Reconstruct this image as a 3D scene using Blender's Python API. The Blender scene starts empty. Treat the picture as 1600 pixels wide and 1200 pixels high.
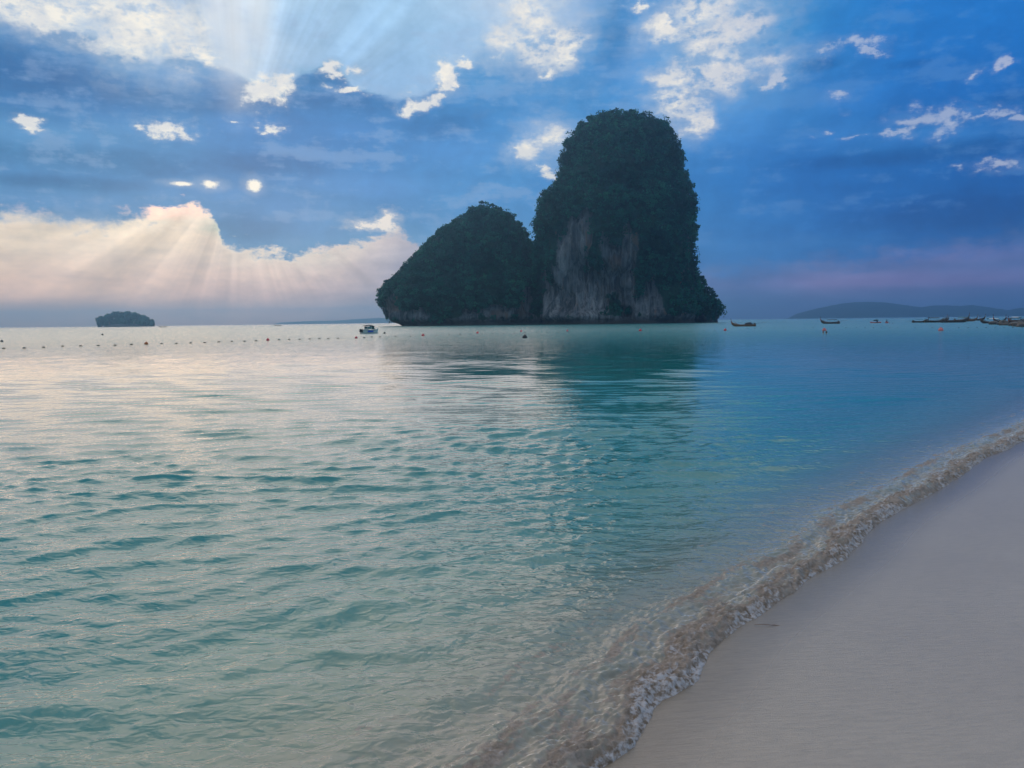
import bpy, math, random
import numpy as np
from mathutils import Vector, Matrix

S = bpy.context.scene
COL = S.collection
R = math.radians

# ------------------------------------------------------------------ camera
CAM_H = 2.0
FOC = 1244.0                       # focal length in photo pixels (1600 wide)
PITCH, ROLL = R(4.50), R(0.65)
_f = Vector((0, math.cos(PITCH), -math.sin(PITCH)))
_r0 = Vector((1, 0, 0)); _u0 = _r0.cross(_f)
_r = _r0 * math.cos(ROLL) - _u0 * math.sin(ROLL)
_u = _u0 * math.cos(ROLL) + _r0 * math.sin(ROLL)
cam_data = bpy.data.cameras.new('camera')
cam = bpy.data.objects.new('camera', cam_data)
COL.objects.link(cam)
cam_data.sensor_width = 36.0
cam_data.lens = 36.0 * FOC / 1600.0
cam_data.clip_start = 0.05
cam_data.clip_end = 40000
M3 = Matrix((_r, _u, -_f)).transposed()
cam.matrix_world = Matrix.Translation((0, 0, CAM_H)) @ M3.to_4x4()
S.camera = cam

def ray(px, py):
    """world direction seen at a photo pixel"""
    return (_f * FOC + _r * (px - 800.0) - _u * (py - 600.0)).normalized()
def ground(px, py, z=0.0):
    d = ray(px, py); k = (z - CAM_H) / d.z
    return Vector((0, 0, CAM_H)) + d * k
def at_dist(px, py, y):
    d = ray(px, py)
    return Vector((0, 0, CAM_H)) + d * (y / d.y)
def azel(px, py):
    d = ray(px, py)
    return math.degrees(math.atan2(d.x, d.y)), math.degrees(math.asin(d.z))
def to_px(az, el):
    a, e = R(az), R(el)
    d = Vector((math.sin(a) * math.cos(e), math.cos(a) * math.cos(e), math.sin(e)))
    w = d.dot(_f)
    return 800 + FOC * d.dot(_r) / w, 600 - FOC * d.dot(_u) / w

def lin(c):
    out = []
    for v in c[:3]:
        v = v / 255.0
        out.append(v / 12.92 if v <= 0.04045 else ((v + 0.055) / 1.055) ** 2.4)
    return out

# ------------------------------------------------------------------ world
SUN_AZ, SUN_EL = azel(372, 255)
world = bpy.data.worlds.new('World')
S.world = world
world.use_nodes = True
wt = world.node_tree
wt.nodes.clear()

class Graph:
    """tiny helper to write shader maths as function calls"""
    def __init__(self, tree): self.t = tree
    def new(self, kind, **kw):
        n = self.t.nodes.new(kind)
        for k, v in kw.items(): setattr(n, k, v)
        return n
    def put(self, sock, v):
        if isinstance(v, bpy.types.NodeSocket): self.t.links.new(v, sock)
        elif v is not None: sock.default_value = v
    def m(self, op, a, b=None, c=None, clamp=False):
        n = self.new('ShaderNodeMath', operation=op, use_clamp=clamp)
        self.put(n.inputs[0], a); self.put(n.inputs[1], b); self.put(n.inputs[2], c)
        return n.outputs[0]
    def add(self, a, b): return self.m('ADD', a, b)
    def sub(self, a, b): return self.m('SUBTRACT', a, b)
    def mul(self, a, b): return self.m('MULTIPLY', a, b)
    def mad(self, a, b, c): return self.m('MULTIPLY_ADD', a, b, c)
    def v(self, op, a, b=None, c=None, out=0):
        n = self.new('ShaderNodeVectorMath', operation=op)
        self.put(n.inputs[0], a); self.put(n.inputs[1], b)
        if c is not None: self.put(n.inputs[2], c)
        return n.outputs[out]
    def xyz(self, a):
        n = self.new('ShaderNodeSeparateXYZ'); self.put(n.inputs[0], a)
        return n.outputs
    def comb(self, x, y, z=0.0):
        n = self.new('ShaderNodeCombineXYZ')
        for i, q in enumerate((x, y, z)): self.put(n.inputs[i], q)
        return n.outputs[0]
    def smooth(self, x, a, b, lo=0.0, hi=1.0):
        n = self.new('ShaderNodeMapRange', interpolation_type='SMOOTHSTEP')
        for i, q in enumerate((x, a, b, lo, hi)): self.put(n.inputs[i], q)
        return n.outputs[0]
    def linmap(self, x, a, b, lo=0.0, hi=1.0):
        n = self.new('ShaderNodeMapRange', interpolation_type='LINEAR', clamp=True)
        for i, q in enumerate((x, a, b, lo, hi)): self.put(n.inputs[i], q)
        return n.outputs[0]
    def noise(self, vec, scale, detail=4, rough=0.55, dims='3D', lac=2.0, dist=0.0, col=False, w=None):
        n = self.new('ShaderNodeTexNoise', noise_dimensions=dims)
        if vec is not None: self.put(n.inputs['Vector'], vec)
        if w is not None: self.put(n.inputs['W'], w)
        self.put(n.inputs['Scale'], scale); self.put(n.inputs['Detail'], detail)
        self.put(n.inputs['Roughness'], rough); self.put(n.inputs['Lacunarity'], lac)
        self.put(n.inputs['Distortion'], dist)
        return n.outputs[1 if col else 0]
    def ramp(self, fac, stops, interp='LINEAR'):
        n = self.new('ShaderNodeValToRGB')
        cr = n.color_ramp; cr.interpolation = interp
        while len(cr.elements) > 1: cr.elements.remove(cr.elements[0])
        cr.elements[0].position = stops[0][0]
        cr.elements[0].color = (*stops[0][1], 1)
        for p, c in stops[1:]:
            e = cr.elements.new(p); e.color = (*c, 1)
        self.put(n.inputs[0], fac)
        return n.outputs[0]
    def mix(self, fac, a, b, mode='MIX'):
        n = self.new('ShaderNodeMix', data_type='RGBA', blend_type=mode)
        self.put(n.inputs['Factor'], fac)
        for s, q in ((n.inputs[6], a), (n.inputs[7], b)):
            if isinstance(q, (tuple, list)) and len(q) == 3: q = (*q, 1)
            self.put(s, q)
        return n.outputs[2]
    def curve(self, fac, pts):
        """pts: (x 0..1, y 0..1)"""
        n = self.new('ShaderNodeFloatCurve')
        c = n.mapping.curves[0]
        while len(c.points) > 2: c.points.remove(c.points[1])
        c.points[0].location = pts[0]; c.points[1].location = pts[-1]
        for p in pts[1:-1]: c.points.new(*p)
        for p in c.points: p.handle_type = 'AUTO_CLAMPED'
        n.mapping.update()
        self.put(n.inputs['Value'], fac)
        return n.outputs[0]

g = Graph(wt)
geo = g.new('ShaderNodeTexCoord')
DIR = geo.outputs['Generated']
dx, dy, dz = g.xyz(DIR)
AZ = g.mul(g.m('ARCTAN2', dx, dy), 180 / math.pi)
EL = g.mul(g.m('ARCSINE', dz), 180 / math.pi)

# sky colours, read row by row: pixel row -> (x, colour) across the frame
UPPER = {
 0: [(0,(165,190,218)),(100,(178,200,224)),(200,(180,202,226)),(300,(176,200,226)),(360,(200,216,232)),(400,(190,215,236)),(450,(180,210,235)),(550,(175,210,238)),(650,(165,205,238)),(750,(182,210,236)),(830,(205,218,235)),(900,(150,190,230)),(960,(90,150,208)),(1050,(110,162,215)),(1150,(105,160,215)),(1250,(75,145,210)),(1350,(50,130,205)),(1450,(40,125,205)),(1600,(33,120,200))],
 60:[(0,(150,180,210)),(60,(165,195,220)),(130,(165,192,218)),(200,(172,198,224)),(260,(176,200,226)),(320,(180,204,228)),(365,(205,220,235)),(400,(188,213,235)),(450,(155,196,234)),(550,(155,196,234)),(650,(152,196,234)),(750,(158,196,232)),(820,(185,205,230)),(900,(120,165,213)),(950,(86,142,202)),(1050,(110,160,212)),(1150,(110,160,212)),(1250,(70,136,202)),(1400,(40,120,200)),(1600,(30,115,195))],
 120:[(0,(150,180,210)),(200,(150,182,214)),(300,(168,196,222)),(400,(182,206,230)),(430,(180,204,230)),(500,(150,188,225)),(600,(140,182,224)),(700,(150,188,226)),(800,(115,162,212)),(900,(86,142,202)),(1000,(82,138,202)),(1100,(105,152,208)),(1200,(105,150,206)),(1300,(55,120,192)),(1450,(32,111,190)),(1600,(26,108,188))],
}
DECK = {
 40:[(0,(60,125,185)),(100,(80,138,192)),(200,(110,158,205)),(300,(120,162,206)),(400,(110,158,206)),(500,(95,150,206)),(600,(110,165,218)),(700,(120,168,218)),(800,(120,168,218)),(900,(100,152,208)),(1000,(85,142,206)),(1100,(110,158,212)),(1200,(95,152,208)),(1300,(52,128,200)),(1450,(38,120,200)),(1600,(31,116,197))],
 85:[(0,(42,116,180)),(100,(50,118,182)),(200,(80,138,190)),(300,(105,152,200)),(400,(95,150,200)),(500,(80,142,198)),(600,(95,152,206)),(700,(100,156,210)),(800,(100,154,208)),(900,(86,142,202)),(1000,(84,140,204)),(1100,(112,158,210)),(1200,(100,150,206)),(1300,(54,122,194)),(1450,(33,113,192)),(1600,(27,110,190))],
 120:[(0,(35,110,175)),(100,(38,111,176)),(200,(60,124,182)),(300,(72,130,188)),(400,(70,130,190)),(500,(70,132,192)),(600,(76,138,196)),(700,(84,145,202)),(800,(84,142,202)),(900,(85,140,200)),(1000,(82,138,202)),(1100,(106,152,208)),(1200,(100,148,206)),(1300,(54,120,192)),(1450,(31,111,190)),(1600,(25,108,188))],
 160:[(0,(55,120,180)),(150,(45,112,175)),(300,(50,118,182)),(450,(55,120,185)),(600,(60,125,190)),(700,(78,138,197)),(800,(84,138,200)),(900,(85,140,200)),(1050,(100,148,206)),(1150,(95,142,204)),(1250,(72,130,198)),(1350,(42,112,187)),(1500,(36,108,186)),(1600,(30,105,182))],
 200:[(0,(92,138,188)),(150,(98,143,193)),(300,(92,142,193)),(450,(65,125,190)),(600,(65,125,190)),(750,(82,137,200)),(850,(100,146,202)),(1000,(90,140,202)),(1100,(82,136,200)),(1250,(66,123,190)),(1400,(62,122,190)),(1600,(52,112,182))],
 250:[(0,(80,130,186)),(200,(70,126,186)),(400,(65,125,190)),(600,(70,130,195)),(750,(88,141,202)),(850,(98,148,205)),(1000,(80,133,198)),(1100,(66,126,195)),(1250,(45,112,186)),(1350,(28,102,176)),(1500,(20,97,172)),(1600,(24,95,172))],
 300:[(0,(92,131,182)),(200,(96,136,186)),(400,(80,131,191)),(600,(86,136,196)),(750,(96,146,205)),(1000,(76,132,198)),(1100,(60,125,195)),(1300,(32,106,182)),(1450,(16,97,172)),(1600,(10,91,166))],
 345:[(0,(100,138,186)),(200,(100,138,186)),(330,(100,138,186)),(450,(92,134,188)),(600,(102,142,192)),(750,(100,146,202)),(1000,(80,135,198)),(1150,(58,123,194)),(1300,(36,108,182)),(1450,(16,94,168)),(1600,(2,86,158))],
 390:[(0,(112,146,190)),(330,(112,146,190)),(450,(110,144,190)),(600,(130,155,198)),(750,(112,150,200)),(1000,(85,135,195)),(1150,(72,126,192)),(1300,(60,116,182)),(1450,(40,102,172)),(1600,(24,92,162))],
}
LOW = {
 335:[(0,(228,218,206)),(150,(236,226,212)),(300,(244,232,216)),(400,(228,216,206)),(560,(210,196,198)),(620,(176,176,200)),(700,(140,160,200)),(850,(110,146,200)),(1100,(85,132,192)),(1250,(85,124,184)),(1400,(86,118,178)),(1600,(78,112,172))],
 375:[(0,(238,224,205)),(150,(240,228,212)),(300,(244,230,212)),(360,(232,220,210)),(450,(222,210,206)),(550,(205,194,200)),(620,(172,175,200)),(700,(142,160,200)),(850,(110,146,200)),(1100,(85,132,190)),(1250,(86,122,182)),(1400,(88,118,178)),(1600,(80,112,172))],
 405:[(0,(225,212,200)),(150,(217,206,200)),(300,(222,212,206)),(400,(220,208,206)),(500,(212,202,204)),(600,(175,175,196)),(700,(142,158,198)),(850,(112,145,196)),(1100,(85,128,186)),(1250,(92,122,180)),(1400,(104,122,178)),(1600,(96,115,172))],
 450:[(0,(212,202,196)),(200,(206,198,196)),(350,(202,193,199)),(500,(186,181,196)),(600,(158,166,196)),(800,(125,145,190)),(1150,(96,121,181)),(1300,(125,126,177)),(1450,(122,121,176)),(1600,(105,115,171))],
 490:[(0,(206,193,195)),(200,(202,190,195)),(400,(192,183,195)),(550,(168,169,191)),(800,(120,140,186)),(1150,(82,121,176)),(1300,(106,121,176)),(1600,(90,111,166))],
}
SKY_GAIN = 1.0
def grid_colour(tab, px, py):
    ys = sorted(tab)
    def row(y):
        xs = [p[0] for p in tab[y]]
        cs = np.array([lin(p[1]) for p in tab[y]])
        return np.array([np.interp(px, xs, cs[:, k]) for k in range(3)])
    py = min(max(py, ys[0]), ys[-1])
    i = max(0, min(len(ys) - 2, int(np.searchsorted(ys, py)) - 1))
    k = (py - ys[i]) / (ys[i + 1] - ys[i])
    return row(ys[i]) * (1 - k) + row(ys[i + 1]) * k
SIDE_L, SIDE_R = lin((150, 170, 195)), lin((70, 120, 180))
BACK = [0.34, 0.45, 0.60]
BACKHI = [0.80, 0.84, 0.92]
def ramp_row(tab, el):
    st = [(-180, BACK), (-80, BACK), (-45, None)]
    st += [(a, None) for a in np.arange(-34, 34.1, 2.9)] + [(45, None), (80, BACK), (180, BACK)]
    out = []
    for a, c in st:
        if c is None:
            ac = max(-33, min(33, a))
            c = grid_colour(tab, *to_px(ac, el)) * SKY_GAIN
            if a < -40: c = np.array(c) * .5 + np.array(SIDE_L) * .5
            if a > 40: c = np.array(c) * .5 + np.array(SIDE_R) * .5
        out.append(((a + 180) / 360, tuple(float(x) for x in c)))
    return out

def stack(tab, rows, az_f, el):
    """interpolated colour table; rows = elevations in degrees, ascending"""
    cur = g.ramp(az_f, ramp_row(tab, rows[0]))
    for i in range(1, len(rows)):
        nxt = g.ramp(az_f, ramp_row(tab, rows[i]))
        f = g.linmap(el, rows[i - 1], rows[i])
        cur = g.mix(f, cur, nxt)
    return cur

flat = g.v('MULTIPLY', DIR, (1.0, 1.0, 2.2))
warp = g.noise(flat, 5.5, 5, 0.55, col=True)
warp2 = g.noise(g.v('ADD', flat, (7.3, 2.1, 4.4)), 16.0, 5, 0.6, col=True)
w1 = g.xyz(warp); w2 = g.xyz(warp2)
# two scales of turbulence, in degrees
AZW = g.mad(g.sub(w1[0], 0.5), 9.0, AZ)
ELW = g.mad(g.sub(w1[1], 0.5), 3.0, g.mad(g.sub(w2[0], 0.5), 1.6, EL))
azf = g.mad(AZW, 1 / 360.0, 0.5)
deck = stack(DECK, [5.2, 7.2, 9.3, 11.6, 13.6, 15.3, 17.0, 18.6, 20.6], azf, ELW)
low = stack(LOW, [0.4, 2.3, 4.4, 5.8, 7.4], azf, g.mad(g.sub(w1[1], 0.5), 0.8, EL))
deck = g.v('MULTIPLY', deck, (.46, .93, 1.0))
upper = stack(UPPER, [16.0, 19.5, 22.0], azf, ELW)
# above the frame the thin bright cloud goes on towards the zenith
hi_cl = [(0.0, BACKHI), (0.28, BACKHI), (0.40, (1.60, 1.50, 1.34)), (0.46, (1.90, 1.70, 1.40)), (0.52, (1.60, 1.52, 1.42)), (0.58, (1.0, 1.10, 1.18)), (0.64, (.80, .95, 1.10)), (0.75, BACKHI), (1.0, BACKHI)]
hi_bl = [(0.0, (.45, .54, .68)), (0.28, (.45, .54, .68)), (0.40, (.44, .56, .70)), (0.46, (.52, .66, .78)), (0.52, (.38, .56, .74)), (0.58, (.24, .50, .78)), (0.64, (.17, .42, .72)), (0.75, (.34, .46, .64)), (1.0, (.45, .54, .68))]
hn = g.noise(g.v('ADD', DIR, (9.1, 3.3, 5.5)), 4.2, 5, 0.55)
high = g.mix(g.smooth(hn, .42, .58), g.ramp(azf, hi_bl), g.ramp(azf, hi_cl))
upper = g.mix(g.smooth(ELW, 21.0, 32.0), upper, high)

# borders between the cloud layers, as elevation over azimuth
def border(points, amp_lo=0.0, amp_hi=30.0, span=40.0, azs=AZ):
    pts = []
    for x, y in points:
        a, e = azel(x, y)
        pts.append((min(1, max(0, (a + span) / (2 * span))), min(1, max(0, (e - amp_lo) / (amp_hi - amp_lo)))))
    pts = [(0.0, pts[0][1])] + pts + [(1.0, pts[-1][1])]
    f = g.linmap(azs, -span, span)
    return g.mad(g.curve(f, pts), amp_hi - amp_lo, amp_lo)

nfine = g.noise(flat, 28.0, 5, 0.62)
nmid = g.noise(g.v('ADD', flat, (3.1, 8.2, 1.7)), 11.0, 4, 0.6)
nf = g.sub(nfine, 0.5); nm = g.sub(nmid, 0.5)
nhi = g.sub(g.noise(g.v('ADD', DIR, (1.3, 5.2, 9.7)), 75.0, 4, 0.6), 0.5)
pw_ = g.v('MULTIPLY_ADD', g.v('SUBTRACT', warp2, (.5, .5, .5)), (.035, .035, .035), DIR)
def puff(off):
    n = g.new('ShaderNodeTexVoronoi', feature='F1', normalize=True)
    g.put(n.inputs['Vector'], g.v('ADD', pw_, off)); g.put(n.inputs['Scale'], 26.0)
    g.put(n.inputs['Detail'], 2.0); g.put(n.inputs['Roughness'], 0.55); g.put(n.inputs['Lacunarity'], 2.3)
    return n.outputs['Distance']
puf = puff((2.0, 4.0, 6.0))
relief = g.sub(puf, puff((2.0 - .007, 4.0, 6.0 + .010)))
vb = g.sub(puf, 0.30)
# billowing: ridged, rounded bumps for cumulus edges
bil = g.mul(vb, 0.8)

e_low = border([(-60,332),(0,330),(120,338),(240,333),(290,322),(318,326),(338,348),(348,374),(400,388),(470,391),(530,385),(565,372),(600,360),(650,378),(800,408),(1100,416),(1250,407),(1400,388),(1600,372),(1680,365)])
d_low = g.sub(e_low, g.mad(nf, 3.2, g.mad(nhi, 1.2, g.mad(nm, 1.8, EL))))              # >0 below the deck
right = g.smooth(AZ, -9.0, 14.0)
k_low = g.smooth(d_low, g.add(g.mad(right, -0.6, -0.22), g.mul(g.smooth(AZ, -23.0, -28.0), -.4)), g.add(g.mad(right, 0.9, 0.42), g.mul(g.smooth(AZ, -23.0, -28.0), .7)))
rim = g.mul(g.m('EXPONENT', g.mul(g.m('MAXIMUM', d_low, 0.0), -1.1)), g.smooth(AZ, -4.0, -14.0))
pinkish = g.mul(g.smooth(EL, 5.0, 0.5), g.smooth(AZ, 4.0, -14.0))
low = g.v('MULTIPLY', low, g.mix(pinkish, (1.05, 1.02, 1.0), (1.85, 1.36, 1.06)))
low = g.v('MULTIPLY', low, g.mix(g.smooth(AZ, -2.0, -13.0), (1.0, 1.0, 1.0), (1.17, 1.07, .93)))
wisp = g.sub(g.noise(g.v('MULTIPLY', DIR, (1.0, 1.0, 4.0)), 13.0, 4, 0.55), 0.5)
low = g.v('MULTIPLY', low, g.comb(g.mad(wisp, .85, .95), g.mad(wisp, .80, .95), g.mad(wisp, .60, .97)))
low = g.mix(g.mul(rim, 0.85), low, (1.05, 0.93, 0.76))
e_top = border([(-60,10),(0,28),(60,46),(100,52),(140,70),(200,82),(240,98),(280,88),(320,100),(345,106),(380,128),(430,150),(455,132),(480,110),(520,106),(545,136),(600,148),(640,150),(690,125),(740,92),(800,78),(850,84),(900,70),(960,20),(1000,-60),(1100,-90),(1600,-90)])
d_top = g.sub(g.mad(nm, 1.8, g.mad(nf, 1.3, g.mad(bil, 0.5, EL))), e_top)
soft_r = g.smooth(AZ, -5.0, 3.0)
k_top = g.smooth(d_top, g.mad(soft_r, -1.0, -0.22), g.mad(soft_r, 1.6, 0.34))
base = g.mix(k_low, deck, low)
base = g.mix(k_top, base, upper)
P = g.comb(AZ, EL, 0.0)
P2 = g.v('ADD', P, g.v('MULTIPLY', g.v('SUBTRACT', warp2, (.5, .5, .5)), (5.5, 3.2, 0.0)))
def blobs(items, P=P):
    """smallest normalised distance to a set of ellipses (pixel centre, pixel radii)"""
    cur = None
    for px, py, rx, ry in items:
        a, e = azel(px, py)
        sx = FOC / (rx * 57.3) * math.cos(R(a)) ** -1 * 0.93; sy = FOC / (ry * 57.3) * math.cos(R(a)) ** -1 * 0.97
        n = g.v('LENGTH', g.v('MULTIPLY_ADD', P, (sx, sy, 0), (-a * sx, -e * sy, 0)), out=1)
        cur = n if cur is None else g.m('MINIMUM', cur, n)
    return cur
# faint cloud texture inside the layers
def soft(items, lo=1.5, hi=0.25, w=1.6):
    return g.smooth(g.add(blobs(items), g.mad(nm, w, g.mul(nf, 0.8))), lo, hi)
LIGHT = [(60,205,130,18),(230,200,110,20),(380,195,60,14),(120,318,190,16),(300,300,90,14),(470,345,70,35),(560,290,90,16),(560,205,50,12),(845,215,60,40),(720,230,70,26),(1000,120,60,40),(1150,200,80,50),(1330,150,60,22),(1290,215,80,20),(1450,215,90,12),(240,112,50,14),(1500,395,130,12),(1350,440,190,14),(1520,440,120,10)]
DARK = [(70,110,120,34),(260,155,150,15),(420,150,120,18),(500,120,34,16),(560,160,70,16),(180,250,150,16),(420,255,90,18),(90,285,110,9),(1275,102,34,9),(1420,100,30,6),(1480,235,160,15),(1340,250,110,10),(1600,150,50,14),(1500,330,160,24),(690,200,60,20),(960,60,26,60),(400,355,60,20),(1420,100,18,5)]
lt = soft(LIGHT); dk = soft(DARK)
tex = g.mad(nm, 0.34, g.mad(nf, 0.20, 1.04))
streak = g.sub(g.noise(g.v('MULTIPLY', DIR, (1.0, 1.0, 9.0)), 6.0, 4, 0.55), 0.5)
tex = g.mad(streak, 0.30, tex)
tex = g.mad(relief, 0.55, tex)
tex = g.mad(dk, -0.30, g.mad(lt, 0.20, tex))
texr = g.mad(lt, 0.30, g.mad(dk, -0.18, tex))
base = g.v('MULTIPLY', base, g.comb(texr, g.mad(tex, .8, .2), g.mad(tex, .62, .38)))

# paler torn patches of a thinner cloud layer over the blue
pat = g.mad(nm, 1.0, g.mad(nf, 0.8, g.mad(streak, .8, g.mul(nhi, .35))))
patm = g.mul(g.smooth(pat, 0.00, 0.24), g.mul(g.smooth(EL, 3.5, 8.0), g.smooth(k_low, .6, .1)))
base = g.mix(g.mul(patm, 0.34), base, g.mix(g.smooth(AZ, 2.0, 22.0), lin((150, 176, 212)), lin((92, 142, 200))))

# sun rays fanning from the hidden sun
ra = g.sub(AZ, SUN_AZ); re = g.sub(EL, SUN_EL)
theta = g.m('ARCTAN2', ra, g.m('ABSOLUTE', re))
rr = g.m('SQRT', g.mad(ra, ra, g.mul(re, re)))
ray1 = g.noise(None, 5.0, 3, 0.6, dims='1D', w=g.add(theta, 3.7))
ray2 = g.noise(None, 6.0, 3, 0.6, dims='1D', w=g.add(theta, 11.3))
down = g.mul(g.mul(g.smooth(d_low, 0.1, 1.4), g.smooth(EL, 0.0, 2.5)), g.mul(g.smooth(AZ, -5.0, -13.0), g.smooth(AZ, -34.0, -27.0)))
up = g.mul(g.smooth(d_top, 0.1, 1.4), g.smooth(AZ, -1.0, -10.0))
rays = g.mad(g.mul(g.sub(ray1, 0.5), down), 0.80, g.mad(g.mul(g.sub(ray2, 0.5), up), 0.60, 1.0))
base = g.v('SCALE', base, None); wt.nodes[-1].inputs['Scale'].default_value = 1
wt.links.new(rays, wt.nodes[-1].inputs['Scale'])

BIG = [(60,15,85,26),(150,12,80,32),(225,45,80,42),(285,80,50,22),(320,92,30,12),(245,20,60,40),
       (830,20,45,40),(835,62,55,38),(790,50,30,30),(880,75,26,26),
       (1100,20,60,28),(1050,45,40,25),(1105,60,45,28),(1150,45,40,25),(1130,105,42,28),(1090,110,30,22),(1195,95,34,22),(1060,165,26,30),(1045,115,30,16),(1075,190,18,20),
       (830,238,22,16),(850,215,28,20)]
SMALL = [(425,130,30,20),(450,120,16,12),(515,100,17,7),(540,139,20,5),(525,110,12,6),(561,112,8,7),
         (648,168,20,9),(672,152,22,10),(692,135,16,14),(702,112,14,12),(724,102,16,9),(708,124,12,10),(655,160,14,10),
         (845,118,12,8),(866,272,14,7),(822,240,16,9),
         (1318,78,26,7),(1345,84,14,5),(1300,152,14,8),(1392,208,16,6),(1450,182,34,11),(1478,190,20,14),(1525,182,22,7),(1560,178,30,7),(1595,190,16,8),(1512,121,9,5),(1555,106,9,6),(1572,258,30,7),(1600,250,14,8),(1497,262,9,5),(1335,213,11,4),(1288,208,9,5),
         (260,197,25,10),(226,192,10,6),(50,200,11,6),(364,190,11,6),(420,204,13,9),(415,215,8,5),(1212,126,12,9),(1040,30,14,10),(988,8,14,6)]
HOLES = [(328,288,15,6),(284,287,18,3.5),(397,290,10,9)]
FANS = [(590,350,26,8),(608,343,14,9),(575,356,12,5)]
wob = g.mad(nm, 2.4, g.mad(nf, 2.0, g.mad(nhi, 1.3, g.mul(vb, 1.7))))
bb = g.add(blobs(BIG, P2), wob)
sb = g.add(blobs(SMALL, P2), g.mad(nf, 3.2, g.mad(nhi, 2.8, g.mul(vb, 1.3))))
hb = g.add(blobs(HOLES), g.mad(nf, 2.2, g.mul(nhi, 1.6)))
fb = g.add(blobs(FANS, P2), g.mad(nf, 3.4, g.mul(nhi, 1.5)))
m_big = g.m('ADD', g.mul(g.smooth(bb, 2.0, 0.8), 0.26), g.mul(g.smooth(bb, 1.20, 0.35), 0.74), clamp=True)
m_small = g.m('ADD', g.mul(g.smooth(sb, 2.2, 0.8), 0.12), g.mul(g.smooth(sb, 1.30, 0.25), 0.88), clamp=True)
m_hole = g.m('ADD', g.mul(g.smooth(hb, 2.6, 0.6), 0.14), g.smooth(hb, 1.15, 0.2), clamp=True)
m_fan = g.m('ADD', g.mul(g.smooth(fb, 2.2, 0.8), 0.3), g.mul(g.smooth(fb, 1.1, 0.3), 0.7), clamp=True)
dim = g.smooth(AZ, 8.0, 24.0)                       # the clouds far from the sun are greyer
white = g.mix(g.mul(dim, 0.75), (1.0, 0.94, 0.83), lin((190, 198, 222)))
shade = g.mad(relief, 3.4, g.mad(vb, -1.0, g.mad(nf, 0.9, g.mad(nm, 1.3, 0.52))))
white = g.mix(g.smooth(shade, 0.22, 0.95), g.mix(0.25, white, lin((112, 154, 206))), white)
base = g.mix(g.mul(g.smooth(bb, 2.8, 0.9), 0.30), base, lin((150, 182, 218)))
m_big = g.mul(m_big, g.smooth(g.mad(nf, 2.0, g.mad(nhi, 1.0, g.mad(vb, -0.6, nm))), -0.40, 0.14, 0.12, 1.0))
base = g.mix(m_big, base, white)
base = g.mix(g.mul(m_small, g.mad(dim, -0.35, 1.0)), base, white)
beam = g.mul(g.smooth(g.add(blobs([(366,30,22,85),(340,0,18,55),(400,0,22,60)]), g.mul(nm, 1.2)), 2.0, .0), .42)
base = g.mix(beam, base, (1.0, .97, .93))
base = g.mix(m_hole, base, (1.15, 1.05, 0.88))
base = g.mix(m_fan, base, (1.0, 0.90, 0.80))

# the clear sky above and behind
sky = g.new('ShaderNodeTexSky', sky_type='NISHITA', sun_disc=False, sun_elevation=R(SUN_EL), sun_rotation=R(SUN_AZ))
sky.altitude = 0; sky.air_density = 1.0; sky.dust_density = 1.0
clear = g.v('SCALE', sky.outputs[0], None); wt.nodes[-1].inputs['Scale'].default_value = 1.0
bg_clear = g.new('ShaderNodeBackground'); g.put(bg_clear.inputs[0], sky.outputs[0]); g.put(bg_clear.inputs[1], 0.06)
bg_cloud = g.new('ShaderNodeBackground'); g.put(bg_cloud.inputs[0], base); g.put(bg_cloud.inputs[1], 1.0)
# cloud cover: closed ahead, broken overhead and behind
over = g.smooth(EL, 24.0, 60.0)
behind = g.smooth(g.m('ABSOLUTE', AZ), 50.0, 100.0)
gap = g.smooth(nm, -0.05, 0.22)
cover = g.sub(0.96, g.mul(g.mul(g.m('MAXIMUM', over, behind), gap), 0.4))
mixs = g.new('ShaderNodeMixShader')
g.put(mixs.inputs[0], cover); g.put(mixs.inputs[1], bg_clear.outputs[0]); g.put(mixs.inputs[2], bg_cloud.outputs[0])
wout = g.new('ShaderNodeOutputWorld')
wt.links.new(mixs.outputs[0], wout.inputs[0])
world.cycles.sampling_method = 'MANUAL'
world.cycles.sample_map_resolution = 1024

# ------------------------------------------------------------------ sun behind thin cloud
sun_data = bpy.data.lights.new('sun', 'SUN')
sun_data.energy = 0.6
sun_data.angle = R(46)
sun_data.color = (1.0, 0.68, 0.40)
sun = bpy.data.objects.new('sun', sun_data)
COL.objects.link(sun)
sd = ray(372, 255)
sun.rotation_euler = sd.to_track_quat('Z', 'Y').to_euler()

S.view_settings.view_transform = 'Standard'
S.view_settings.look = 'None'
S.view_settings.exposure = 0.0
S.view_settings.gamma = 1.0
S.view_settings.use_curve_mapping = False
S.cycles.max_bounces = 6
S.cycles.diffuse_bounces = 2
S.cycles.glossy_bounces = 3
S.cycles.transmission_bounces = 3
S.cycles.transparent_max_bounces = 12
S.cycles.volume_bounces = 0
S.cycles.sample_clamp_indirect = 4.0

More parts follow.
